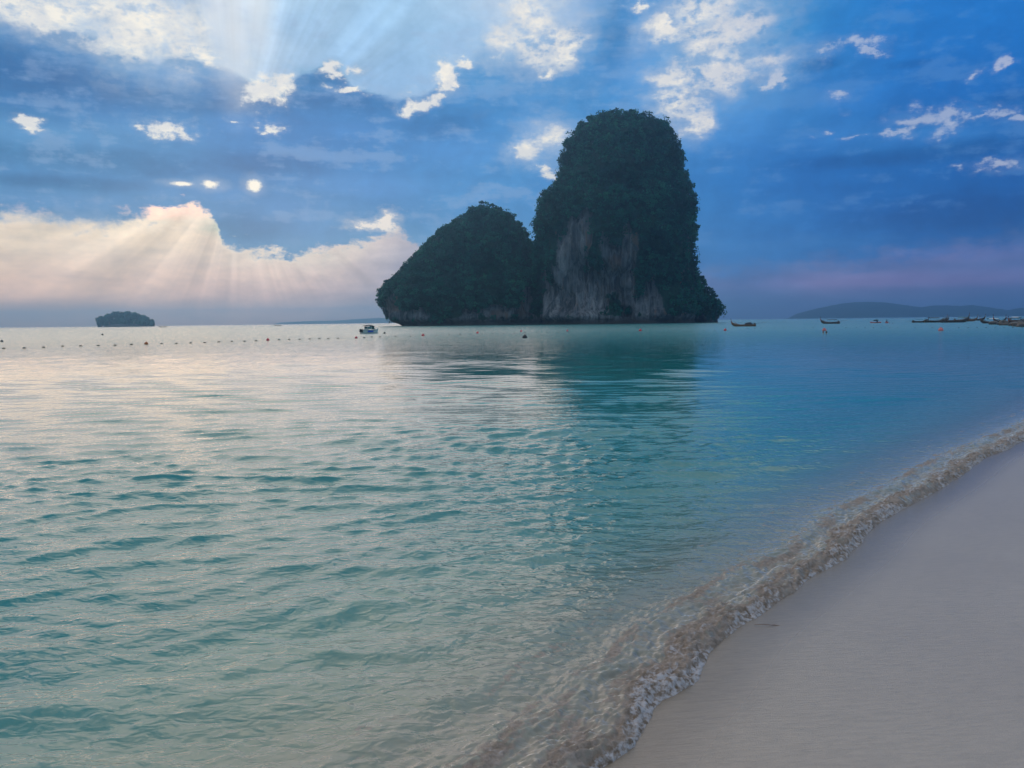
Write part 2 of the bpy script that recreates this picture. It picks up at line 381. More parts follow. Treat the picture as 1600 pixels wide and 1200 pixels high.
# ------------------------------------------------------------------ helpers
rng = np.random.default_rng(7)
random.seed(7)
_perm = np.random.default_rng(3).permutation(256)
_perm = np.concatenate([_perm, _perm, _perm])
_grad = np.random.default_rng(4).normal(size=(256, 3))
_grad /= np.linalg.norm(_grad, axis=1)[:, None]
def perlin(p):
    """gradient noise, p (...,3) -> about -0.7..0.7"""
    pi = np.floor(p).astype(np.int64); pf = p - pi
    u = pf * pf * pf * (pf * (pf * 6 - 15) + 10)
    ix, iy, iz = pi[..., 0] & 255, pi[..., 1] & 255, pi[..., 2] & 255
    out = 0
    for a in (0, 1):
        for b in (0, 1):
            for c in (0, 1):
                h = _perm[_perm[_perm[ix + a] + iy + b] + iz + c]
                gr = _grad[h]
                d = gr[..., 0] * (pf[..., 0] - a) + gr[..., 1] * (pf[..., 1] - b) + gr[..., 2] * (pf[..., 2] - c)
                w = (u[..., 0] if a else 1 - u[..., 0]) * (u[..., 1] if b else 1 - u[..., 1]) * (u[..., 2] if c else 1 - u[..., 2])
                out = out + d * w
    return out
def fbm(p, octaves=4, gain=0.5):
    s, a = 0, 1.0
    for o in range(octaves):
        s = s + a * perlin(p * 2 ** o + 13.7 * o); a *= gain
    return s
def sstep(x, a, b):
    t = np.clip((x - a) / (b - a), 0, 1)
    return t * t * (3 - 2 * t)

def mesh_from(name, verts, faces, mat=None, smooth=True, attrs=None, parent=None, tri=False):
    """verts (N,3); faces (F,k) all of one size"""
    me = bpy.data.meshes.new(name)
    verts = np.asarray(verts, dtype=np.float32); faces = np.asarray(faces, dtype=np.int32)
    k = faces.shape[1]
    me.vertices.add(len(verts)); me.vertices.foreach_set('co', verts.ravel())
    me.loops.add(faces.size); me.loops.foreach_set('vertex_index', faces.ravel())
    me.polygons.add(len(faces))
    me.polygons.foreach_set('loop_start', np.arange(0, faces.size, k, dtype=np.int32))
    me.polygons.foreach_set('loop_total', np.full(len(faces), k, dtype=np.int32))
    me.polygons.foreach_set('use_smooth', np.full(len(faces), bool(smooth)))
    me.update(calc_edges=True)
    for an, av in (attrs or {}).items():
        at = me.attributes.new(an, 'FLOAT', 'POINT')
        at.data.foreach_set('value', np.asarray(av, dtype=np.float32).ravel())
    if mat: me.materials.append(mat)
    o = bpy.data.objects.new(name, me); COL.objects.link(o)
    if parent: o.parent = parent
    return o
def quad_grid(nr, nc, wrap=False):
    i = np.arange(nr - 1)[:, None]; j = np.arange(nc if wrap else nc - 1)[None, :]
    j2 = (j + 1) % nc
    a = i * nc + j; b = i * nc + j2; c = (i + 1) * nc + j2; d = (i + 1) * nc + j
    return np.stack([a, b, c, d], -1).reshape(-1, 4)

def tag(o, label=None, cat=None, group=None, kind=None):
    if label: o['label'] = label
    if cat: o['category'] = cat
    if group: o['group'] = group
    if kind: o['kind'] = kind
    return o
def empty(name, loc, rz=0.0):
    o = bpy.data.objects.new(name, None); COL.objects.link(o)
    o.location = loc; o.rotation_euler = (0, 0, rz); o.empty_display_size = 0.3
    return o
def copy_tree(o, parent=None):
    c = o.copy(); COL.objects.link(c)
    if parent: c.parent = parent
    for ch in list(o.children): copy_tree(ch, c)
    return c

def material(name):
    m = bpy.data.materials.new(name); m.use_nodes = True
    m.node_tree.nodes.clear()
    gg = Graph(m.node_tree)
    return m, gg
def finish(m, gg, surf):
    out = gg.new('ShaderNodeOutputMaterial')
    gg.t.links.new(surf, out.inputs[0])
    return m
def principled(gg, color, rough=0.6, spec=0.5, normal=None, metal=0.0):
    n = gg.new('ShaderNodeBsdfPrincipled')
    if isinstance(color, (tuple, list)): color = (*color[:3], 1)
    gg.put(n.inputs['Base Color'], color); gg.put(n.inputs['Roughness'], rough)
    gg.put(n.inputs['Specular IOR Level'], spec); gg.put(n.inputs['Metallic'], metal)
    if normal is not None: gg.put(n.inputs['Normal'], normal)
    return n.outputs[0]
def bump(gg, h, dist=0.1, strength=1.0, normal=None):
    n = gg.new('ShaderNodeBump')
    gg.put(n.inputs['Strength'], strength); gg.put(n.inputs['Distance'], dist); gg.put(n.inputs['Height'], h)
    if normal is not None: gg.put(n.inputs['Normal'], normal)
    return n.outputs[0]
def attr(gg, name):
    n = gg.new('ShaderNodeAttribute'); n.attribute_name = name
    return n.outputs['Fac']
def position(gg): return gg.new('ShaderNodeNewGeometry').outputs['Position']
def plain(name, color, rough=0.6, spec=0.4, var=0.25, scale=6.0):
    """weathered paint or wood: colour broken up by noise"""
    m, gg = material(name)
    tc = gg.new('ShaderNodeTexCoord').outputs['Object']
    n = gg.noise(tc, scale, 5, 0.6)
    c = gg.mix(gg.linmap(n, 0.3, 0.7), tuple(v * (1 - var) for v in color), tuple(min(1, v * (1 + var)) for v in color))
    return finish(m, gg, principled(gg, c, rough, spec, bump(gg, n, 0.01, 0.4)))

# ------------------------------------------------------------------ shoreline
EDGE_PX = [(950,1197),(975,1183),(1000,1166),(1004,1148),(1014,1128),(1020,1105),(1040,1092),(1065,1084),(1093,1070),(1100,1050),(1108,1022),(1135,998),(1162,972),(1190,960),(1222,940),(1246,927),(1258,908),(1290,892),(1325,872),(1346,850),(1362,826),(1400,803),(1424,790),(1466,768),(1500,746),(1530,722),(1545,712),(1575,703),(1600,688)]
edge = [tuple(ground(x, y, 0.01)[:2]) for x, y in EDGE_PX]
e0 = edge[0]
back = [(e0[0] - 0.646 * u, e0[1] - 0.763 * u) for u in (30, 16, 9, 5, 3.4, 2.2, 1.4, 0.8, 0.4)]
el_ = edge[-1]
ahead = [(el_[0] + a, el_[1] + b) for a, b in ((1.6, 1.7), (4, 4.3), (10, 11.4), (24, 29), (60, 78), (140, 190), (330, 450))]
edge = back + edge + ahead
edge = np.array(edge)
# smooth line through them, resampled finer close to the camera
seg = np.linalg.norm(np.diff(edge, axis=0), axis=1); arc = np.concatenate([[0], np.cumsum(seg)])
A_IN, A_OUT = arc[len(back)], arc[len(back) + len(EDGE_PX) - 1]
_s = [0.0]
while _s[-1] < arc[-1]:
    mid = _s[-1]; gap_ = max(A_IN - 3 - mid, mid - A_OUT - 2, 0)
    _s.append(mid + max(.009 + .0011 * max(mid - A_IN, 0), .02 * gap_ + .009))
s_f = np.array(_s[:-1])
raw = np.stack([np.interp(s_f, arc, edge[:, k]) for k in (0, 1)], 1)
def smooth_line(a, n): return np.stack([np.convolve(np.pad(a[:, k], n, mode='reflect', reflect_type='odd'), np.hanning(2 * n + 1) / np.hanning(2 * n + 1).sum(), 'valid') for k in (0, 1)], 1)
fine_l = smooth_line(raw, 8)
shore = smooth_line(smooth_line(raw, 60), 60)
tang = np.gradient(shore, axis=0); tang /= np.linalg.norm(tang, axis=1)[:, None]
norm_off = np.stack([-tang[:, 1], tang[:, 0]], 1)          # points offshore (left of travel)
lob = ((fine_l - shore) * norm_off).sum(1)
inview = sstep(s_f, A_IN - 4, A_IN - 3) * (1 - sstep(s_f, A_OUT, A_OUT + 3))
lob = lob + inview * (0.045 * perlin(np.stack([s_f * 2.6, 0 * s_f, 0 * s_f + .5], 1)) + 0.03 * np.abs(perlin(np.stack([s_f * 6.0, 0 * s_f + 4.2, 0 * s_f], 1))) + .012 * perlin(np.stack([s_f * 21.0, 0 * s_f + 1.2, 0 * s_f], 1)))

# mean shore line for the beach plane
SH_D = np.array((0.646, 0.763)); SH_D /= np.linalg.norm(SH_D)
SH_N = np.array((-SH_D[1], SH_D[0]))                       # offshore
SH_O = np.array(edge[len(back) + 14])
SLOPE = 0.165
def shore_st(x, y):
    dx_, dy_ = x - SH_O[0], y - SH_O[1]
    return dx_ * SH_D[0] + dy_ * SH_D[1], dx_ * SH_N[0] + dy_ * SH_N[1]
_cs, _ct = shore_st(shore[::5, 0], shore[::5, 1])
def beach_line(s): return np.interp(s, _cs, _ct)
def beach_z(x, y):
    s, t = shore_st(x, y)
    t = t - beach_line(s)
    dry = np.maximum(-t, 0.0); wet = np.maximum(t, 0.0)
    z = 0.006 + 0.55 * (1 - np.exp(-dry * 0.10)) * 2.2 * 0.7 - SLOPE * wet - .02 * wet ** 2
    z = np.maximum(z, -3.0)
    p = np.stack([x * .35, y * .35, 0 * x], -1)
    return z + 0.012 * perlin(p) * sstep(np.abs(t), 0.0, 1.5)

# ------------------------------------------------------------------ beach
m_sand, gg = material('sand')
pos = position(gg)
grain = gg.noise(pos, 150.0, 4, 0.75)
fine = gg.noise(gg.v('MULTIPLY', pos, (9.0, 42.0, 20.0)), 1.0, 5, 0.65)
broad = gg.noise(pos, 0.9, 4, 0.5)
speck = gg.noise(pos, 60.0, 2, 0.5)
c = gg.mix(gg.linmap(broad, 0.3, 0.7), (0.345, 0.27, 0.21), (0.39, 0.31, 0.24))
c = gg.mix(gg.mul(gg.linmap(fine, 0.40, 0.70), 0.45), c, (0.20, 0.165, 0.13))
c = gg.mix(gg.mul(gg.linmap(grain, 0.35, 0.75), 0.5), c, (0.45, 0.39, 0.33))
c = gg.mix(gg.mul(gg.smooth(speck, 0.74, 0.80), 0.6), c, (0.14, 0.11, 0.09))
wet = attr(gg, 'wet')
c = gg.mix(wet, c, gg.mix(1.0, c, (0.52, 0.50, 0.47), 'MULTIPLY'))
nrm = bump(gg, gg.mad(grain, 0.5, fine), 0.006, 0.7)
finish(m_sand, gg, principled(gg, c, gg.mad(wet, -0.18, 0.36), 0.85, nrm))
ss = np.concatenate([-np.geomspace(40, 6, 14), np.linspace(-5.8, 12, 200), np.geomspace(12.3, 600, 50)])
tt = np.concatenate([-np.geomspace(120, 8, 18), np.linspace(-7.8, -1.0, 60), np.linspace(-.95, 3, 110), np.geomspace(3.1, 60, 40)])
SS, TT = np.meshgrid(ss, tt, indexing='ij')
bx = SH_O[0] + SS * SH_D[0] + TT * SH_N[0]; by = SH_O[1] + SS * SH_D[1] + TT * SH_N[1]
bz = beach_z(bx, by)
tl = TT - beach_line(SS)
wetv = sstep(tl, -0.55, -0.02) * .8 + .2 * sstep(tl, -2.2, -.3)
beach = mesh_from('beach', np.stack([bx, by, bz], -1).reshape(-1, 3), quad_grid(len(ss), len(tt))[:, ::-1], m_sand, True, {'wet': wetv})
tag(beach, kind='structure')

# ------------------------------------------------------------------ sea
# wind ripples on a small swell: sharpened sine trains of many lengths and headings
NW = 92
lam = np.exp(rng.uniform(math.log(0.11), math.log(3.6), NW))
head = R(282) + rng.normal(0, 1, NW) * (R(16) + R(16) * sstep(lam, .7, .25))                    # heading of travel, towards the beach
ph = rng.uniform(0, 2 * math.pi, NW)
steep = 0.038 * np.exp(-((np.log(lam) - math.log(0.40)) / .80) ** 2) + 0.006 * (lam < 1.6)
def waves(x, y, d):
    """offsets (x, y, z) of the water surface; d is the distance to the water's edge"""
    rad_ = np.hypot(x, y); spacing = rad_ * (.0030 + .0017 * sstep(rad_, 9, 16))
    pw = np.stack([x * .23, y * .23, 0 * x], -1)
    wpx = x + 0.9 * perlin(pw) + .25 * perlin(pw * 3.3 + 5); wpy = y + 0.9 * perlin(pw + 31.7) + .25 * perlin(pw * 3.3 + 9)
    gust = 0.72 + 0.85 * (perlin(np.stack([x * .11, y * .16, 0 * x + 3.3], -1)) + .25)
    gust = gust * (1 - .55 * sstep(np.arctan2(x, y), R(10), R(24)) * sstep(rad_, 6, 11))
    wz = np.zeros_like(x); ox = np.zeros_like(x); oy = np.zeros_like(x)
    for k in range(NW):
        kx, ky = math.cos(head[k]), math.sin(head[k])
        kk = 2 * math.pi / lam[k]; amp = steep[k] / kk
        fade = sstep(lam[k] / spacing, 2.5, 6.0)
        phs = kk * (kx * wpx + ky * wpy) + ph[k]
        env = (gust if lam[k] < 1.5 else 1.0) * fade * amp
        wz += env * np.sin(phs); cq = env * np.cos(phs) * 0.95
        ox += kx * cq; oy += ky * cq
    calm = 0.06 + .94 * sstep(d, 0.25, 2.6)
    return ox * calm, oy * calm, wz * calm
def surf(sv, d):
    """height of the breaking edge (a lip of churned water, lumps behind it) and amount of foam"""
    q = np.stack([sv, d, 0 * sv], -1); z0 = 0 * sv
    surge = np.clip(0.80 + 0.95 * perlin(np.stack([sv * .55, z0, z0 + 7.7], -1)), .4, 1.35)
    b1 = 1 - np.abs(perlin(q * np.array([8., 13., 1]) + 2.2)) * 2.6
    b2 = 1 - np.abs(perlin(q * np.array([21., 30., 1]) + 8.2)) * 2.6
    b3 = np.abs(perlin(q * np.array([52., 66., 1]) + 4.2)) * 1.6
    gr_ = fbm(q * np.array([9., 24., 1]) + .25 * perlin(q * 14.)[..., None] + 3.1, 5, .62)
    dd = d + (0.16 * perlin(np.stack([sv * 1.3, d * .8, z0 + 1], -1)) + .06 * perlin(np.stack([sv * 5.3, d * 2.8, z0 + 6], -1))) * sstep(d, 0.02, 0.3)
    lip = 0.008 * sstep(d, 0, .03) + surge * (0.052 * sstep(dd, 0.015, 0.11) * np.exp(-(np.maximum(dd - .08, 0) / .20) ** 2) + 0.036 * sstep(dd, .3, .44) * np.exp(-(np.maximum(dd - .44, 0) / .16) ** 2) + 0.018 * np.exp(-((dd - .95) / .16) ** 2))
    lumpy = sstep(d, 0, .05) * np.exp(-(d / .52) ** 1.5)
    h = lip + lumpy * (0.020 * b1 + .030 * gr_ + .006 * b2) + .003 * b3 * np.exp(-d * 2) * sstep(d, 0, .05)
    h = h * (1 - sstep(d, 1.15, 1.42))
    fo = 1.25 * np.exp(-(dd / .25) ** 2) + .48 * np.exp(-((dd - .46) / .14) ** 2) + .22 * np.exp(-((dd - .95) / .28) ** 2)
    foam = np.clip(fo + fbm(q * np.array([1.6, 6.5, 1.0]), 4) * 1.25 * np.exp(-d / 1.6), 0, 1.25) * (1 - .6 * sstep(d, 1.0, 2.2))
    return h, foam, b1
def water(x, y, sv, d):
    ox, oy, wz = waves(x, y, d)
    bz_w = beach_z(x, y)
    h = np.zeros_like(x); foam = np.zeros_like(x); m = d < 3.5
    if m.any():
        h[m], foam[m], _ = surf(sv[m], d[m])
    z = np.maximum(0.0, np.where(d < 3, bz_w, 0)) + wz + h
    z = np.where(d < 3, np.maximum(z, bz_w + .003 + .010 * sstep(d, 0, .05)), z)
    dep = np.where(d < 40, np.clip(z - bz_w, 0, 5), 5.0)
    return x + ox, y + oy, z, dep, foam, np.exp(-(d / 1.2) ** 1.5)
T_J = 1.5                                                   # the surf strip meets the open sea here
ts = np.concatenate([np.linspace(0, .6, 64, endpoint=False), np.linspace(.6, T_J + .05, 60)])
fadeT = (1 - sstep(ts, .5, T_J))[None, :]
sxy = shore[:, None, :] + norm_off[:, None, :] * (ts[None, :, None] + (lob[:, None] * fadeT)[..., None])
S2 = np.broadcast_to(s_f[:, None], sxy.shape[:2]).copy(); D2 = np.broadcast_to(ts[None, :], sxy.shape[:2]).copy()
wx, wy, zz, dep, foam, murk = water(sxy[..., 0], sxy[..., 1], S2, D2)
zz[:, 0] = beach_z(wx[:, 0], wy[:, 0]) - .012
zz[:, -1] -= .006; zz[:, -2] -= .003
strip = (np.stack([wx, wy, zz], -1).reshape(-1, 3), quad_grid(len(s_f), len(ts))[:, ::-1], {'depth': dep, 'foam': foam, 'murk': murk})

AZC = np.concatenate([np.linspace(-85, -36, 60, endpoint=False), np.linspace(-36, 33.5, 820, endpoint=False), np.linspace(33.5, 37.6, 30)])
off = shore + norm_off * T_J
e_az = np.degrees(np.arctan2(off[:, 0], off[:, 1])); e_r = np.hypot(off[:, 0], off[:, 1])
o_ = np.argsort(e_az); r0 = np.interp(AZC, e_az[o_], e_r[o_])
RMAX = 6900.0
near = np.concatenate([[0], np.cumsum(np.concatenate([np.full(380, .0030), np.linspace(.0030, .0045, 60), np.full(440, .0045), np.linspace(.0045, .03, 90)]))])
far = np.linspace(near[-1], math.log(RMAX / r0.min()), 60)[1:]
gs = np.concatenate([near, far]); gs /= gs[-1]
LR = np.log(r0)[None, :] + gs[:, None] * (math.log(RMAX) - np.log(r0))[None, :]
RR = np.exp(LR); AA = np.radians(AZC)[None, :] + 0 * RR
wx, wy = RR * np.sin(AA), RR * np.cos(AA)
dist = np.full(RR.shape, 50.0); sv = np.zeros_like(RR)
nm_ = RR < 26
pts = np.stack([wx[nm_], wy[nm_]], 1).astype(np.float32)
pick_ = np.arange(0, len(shore), 6); ef = shore[pick_].astype(np.float32); es = s_f[pick_]
ok_ = np.hypot(ef[:, 0], ef[:, 1]) < 40; ef, es = ef[ok_], es[ok_]
dmin = np.full(len(pts), 1e9, dtype=np.float32); smin = np.zeros(len(pts))
for k0 in range(len(ef) - 1):
    a_, b_ = ef[k0], ef[k0 + 1]; ab = b_ - a_; L2 = float(ab @ ab) + 1e-9
    t_ = np.clip(((pts - a_) @ ab) / L2, 0, 1)
    dd_ = (pts[:, 0] - a_[0] - t_ * ab[0]) ** 2 + (pts[:, 1] - a_[1] - t_ * ab[1]) ** 2
    better = dd_ < dmin
    dmin[better] = dd_[better]; smin[better] = es[k0] + t_[better] * (es[k0 + 1] - es[k0])
dist[nm_] = np.sqrt(dmin); sv[nm_] = smin
wx, wy, zz, depth, foam, murk = water(wx, wy, sv, dist)
sea_v = np.stack([wx, wy, zz], -1)
m_sea, gg = material('sea_water')
pos = position(gg)
a_d, a_f, a_m = attr(gg, 'depth'), attr(gg, 'foam'), attr(gg, 'murk')
cd = gg.new('ShaderNodeCameraData')
x_, y_, z_ = gg.xyz(pos)
rad = gg.m('SQRT', gg.mad(x_, x_, gg.mul(y_, y_)))
b1 = gg.noise(gg.v('MULTIPLY', pos, (1.0, 1.7, 1.0)), 7.5, 2, 0.5, dist=.6)
b2 = gg.noise(gg.v('MULTIPLY', pos, (.6, 1.4, 1.0)), 1.6, 3, 0.5, dist=.4)
b3 = gg.noise(gg.v('MULTIPLY', pos, (.6, 1.1, 1.0)), .22, 4, 0.6)
n1 = bump(gg, b1, 0.05, gg.linmap(rad, 4, 30, 0.40, 0.08))
n2 = bump(gg, b2, 0.22, gg.linmap(rad, 30, 110, 0.0, 1.0), n1)
n3 = bump(gg, b3, 1.2, gg.linmap(rad, 50, 160, 0.0, 0.9), n2)
body_f = gg.m('SUBTRACT', 1.0, gg.m('EXPONENT', gg.mul(a_d, -3.0)))
mn = gg.noise(gg.v('MULTIPLY', pos, (2.5, 4.0, 1.0)), 1.6, 5, .6)
murk_f = gg.mul(a_m, gg.linmap(mn, .25, .7, .45, 1.0))
teal = gg.mix(gg.linmap(a_d, 0.1, .75), (0.085, 0.33, 0.30), (0.016, 0.205, 0.210))
dif = gg.new('ShaderNodeBsdfDiffuse'); gg.put(dif.inputs[0], teal)
tr = gg.new('ShaderNodeBsdfTransparent'); gg.put(tr.inputs[0], gg.mix(gg.linmap(a_d, 0.0, .6), (0.93, 0.97, 0.95), (0.62, 0.92, 0.84)))
ms = gg.new('ShaderNodeMixShader'); gg.put(ms.inputs[0], body_f); gg.put(ms.inputs[1], tr.outputs[0]); gg.put(ms.inputs[2], dif.outputs[0])
mud = gg.new('ShaderNodeBsdfDiffuse'); gg.put(mud.inputs[0], (0.34, 0.285, 0.235, 1)); gg.put(mud.inputs['Normal'], n1)
ms2 = gg.new('ShaderNodeMixShader'); gg.put(ms2.inputs[0], gg.mul(murk_f, .9)); gg.put(ms2.inputs[1], ms.outputs[0]); gg.put(ms2.inputs[2], mud.outputs[0])
gl = gg.new('ShaderNodeBsdfGlossy'); gg.put(gl.inputs['Roughness'], gg.m('MAXIMUM', gg.linmap(rad, 12, 160, 0.003, 0.20), gg.mul(a_m, .35))); gg.put(gl.inputs['Normal'], n3)
gg.put(gl.inputs[0], (0.97, 0.97, 0.97, 1))
fr = gg.new('ShaderNodeFresnel'); gg.put(fr.inputs['IOR'], 1.333); gg.put(fr.inputs['Normal'], n3)
ms3 = gg.new('ShaderNodeMixShader'); gg.put(ms3.inputs[0], fr.outputs[0]); gg.put(ms3.inputs[1], ms2.outputs[0]); gg.put(ms3.inputs[2], gl.outputs[0])
fn = gg.noise(pos, 30.0, 5, .62); fn2 = gg.noise(gg.v('MULTIPLY', pos, (1., 1., 1.)), 11.0, 4, .6)
ff = gg.smooth(gg.add(a_f, gg.mad(gg.sub(fn, .5), 1.3, gg.mul(gg.sub(fn2, .5), 1.5))), 0.42, 0.85)
fc = gg.mix(gg.linmap(gg.add(gg.mul(fn, .6), gg.mul(fn2, .4)), .35, .65), (0.13, 0.085, 0.050), (0.36, 0.30, 0.265))
fc = gg.mix(gg.smooth(gg.add(a_f, gg.mul(gg.sub(fn, .5), 1.6)), 1.06, 1.46), fc, (0.45, 0.43, 0.45))
fb_ = bump(gg, gg.mad(fn2, 1.5, fn), 0.02, 0.9)
foam_s = principled(gg, fc, 0.7, 0.22, fb_)
ms4 = gg.new('ShaderNodeMixShader'); gg.put(ms4.inputs[0], gg.mul(ff, .95)); gg.put(ms4.inputs[1], ms3.outputs[0]); gg.put(ms4.inputs[2], foam_s)
finish(m_sea, gg, ms4.outputs[0])
sea = mesh_from('sea', sea_v.reshape(-1, 3), quad_grid(len(gs), len(AZC)), m_sea, True,
                {'depth': depth, 'foam': foam, 'murk': murk})
tag(sea, kind='structure')
surf_o = mesh_from('surf', strip[0], strip[1], m_sea, True, strip[2])
tag(surf_o, kind='structure')

# ------------------------------------------------------------------ haze
m_haze, gg = material('haze')
pv = gg.new('ShaderNodeVolumePrincipled')
gg.put(pv.inputs['Color'], (0.30, 0.62, 1.0, 1)); gg.put(pv.inputs['Density'], 0.00032); gg.put(pv.inputs['Anisotropy'], 0.74)
out = gg.new('ShaderNodeOutputMaterial'); gg.t.links.new(pv.outputs[0], out.inputs['Volume'])
hx, hb, ht = 7000.0, -4.0, 132.0
hv = [(sx * hx, sy * hx, z) for z in (hb, ht) for sx, sy in ((-1, -1), (1, -1), (1, 1), (-1, 1))]
hf = [(3, 2, 1, 0), (4, 5, 6, 7), (0, 1, 5, 4), (1, 2, 6, 5), (2, 3, 7, 6), (3, 0, 4, 7)]
haze = mesh_from('haze', hv, hf, m_haze, False)
tag(haze, kind='stuff')

# ------------------------------------------------------------------ rock and foliage
m_rock, gg = material('limestone')
pos = position(gg)
veg = attr(gg, 'veg')
vs = gg.noise(gg.v('MULTIPLY', pos, (.55, .55, .045)), 1.0, 6, .62, dist=.5)
vs2 = gg.noise(gg.v('MULTIPLY', pos, (.16, .16, .02)), 1.0, 5, .6)
br = gg.noise(pos, 0.09, 6, .6); fi = gg.noise(pos, .9, 6, .65)
c = gg.mix(gg.linmap(vs, .40, .62), (0.042, 0.052, 0.062), (0.18, 0.20, 0.22))
c = gg.mix(gg.mul(gg.smooth(vs2, .58, .70), .75), c, (0.22, 0.12, 0.07))
c = gg.mix(gg.mul(gg.smooth(vs2, .46, .34), .75), c, (0.045, 0.045, 0.052))
c = gg.mix(gg.mul(gg.smooth(br, .56, .7), .5), c, (0.26, 0.26, 0.26))
c = gg.mix(gg.linmap(fi, .3, .75, 0, .35), c, (0.05, .05, .05))
c = gg.mix(gg.mul(attr(gg, 'pale'), gg.mul(gg.linmap(vs, .35, .6, .1, 1.0), gg.linmap(fi, .35, .6, .2, 1.0))), c, (.30, .31, .32))
c = gg.mix(gg.mul(attr(gg, 'rust'), gg.linmap(vs2, .3, .6, .08, .4)), c, (.24, .13, .08))
pz = gg.xyz(pos)[2]
tide = gg.smooth(gg.mad(gg.sub(fi, .5), 3.0, pz), 4.2, 1.2)
c = gg.mix(gg.mul(tide, .85), c, (0.03, 0.03, 0.028))
gc = gg.mix(gg.linmap(fi, .3, .7), (0.005, 0.034, 0.028), (0.014, 0.06, 0.04))
c = gg.mix(gg.smooth(gg.add(veg, gg.mul(gg.sub(fi, .5), .9)), .35, .7), c, gc)
nb = bump(gg, gg.mad(vs, 1.4, fi), 1.2, 0.8)
finish(m_rock, gg, principled(gg, c, .85, .2, nb))

m_leaf, gg = material('jungle_leaf')
tint = attr(gg, 'tint'); pos = position(gg)
ln = gg.noise(pos, .07, 5, .62)
c = gg.ramp(gg.add(gg.mul(tint, .75), gg.mul(gg.sub(ln, .5), 2.0)), [(0.0, (.003, .046, .052)), (.35, (.006, .095, .092)), (.7, (.014, .160, .130)), (1.0, (.040, .240, .150))])
d1 = gg.new('ShaderNodeBsdfDiffuse'); gg.put(d1.inputs[0], c)
t1 = gg.new('ShaderNodeBsdfTranslucent'); gg.put(t1.inputs[0], gg.mix(.5, c, (.12, .17, .03)))
mx = gg.new('ShaderNodeMixShader'); gg.put(mx.inputs[0], .38); gg.put(mx.inputs[1], d1.outputs[0]); gg.put(mx.inputs[2], t1.outputs[0])
finish(m_leaf, gg, mx.outputs[0])
m_bark = plain('bark', (.10, .08, .06), .9, .1, .3, 2.0)

def leaf_mesh(name, cen, rad, per, size, parent=None, up=None, seed=0, flatten=.75):
    """leaf clumps: 'per' small faces round each centre, most of them on the clump's outer shell"""
    rg = np.random.default_rng(seed)
    n = len(cen)
    d = rg.normal(size=(n, per, 3)); d /= np.linalg.norm(d, axis=2, keepdims=True)
    if up is not None:
        d = d + up[:, None, :] * 0.6; d /= np.linalg.norm(d, axis=2, keepdims=True)
    k = rg.uniform(.35, 1.08, (n, per, 1)) ** .6
    off = d * k * rad[:, None, None]; off[..., 2] *= flatten
    c0 = (cen[:, None, :] + off).reshape(-1, 3)
    nn = (d * .8 + rg.normal(size=d.shape) * .55).reshape(-1, 3)
    nn /= np.linalg.norm(nn, axis=1)[:, None]
    t = np.cross(nn, rg.normal(size=nn.shape)); t /= np.linalg.norm(t, axis=1)[:, None]
    b = np.cross(nn, t)
    sz = (size * rg.uniform(.6, 1.35, len(c0)))[:, None]
    ar = rg.uniform(.45, .8, len(c0))[:, None]
    v = np.stack([c0 - t * sz, c0 - b * sz * ar + nn * sz * .15, c0 + t * sz, c0 + b * sz * ar + nn * sz * .15], 1).reshape(-1, 3)
    f = np.arange(len(v)).reshape(-1, 4)
    tn = np.repeat(np.clip(rg.normal(.45, .26, n), 0, 1), per) + rg.normal(0, .1, n * per)
    return mesh_from(name, v, f, m_leaf, False, {'tint': np.repeat(tn, 4)}, parent)

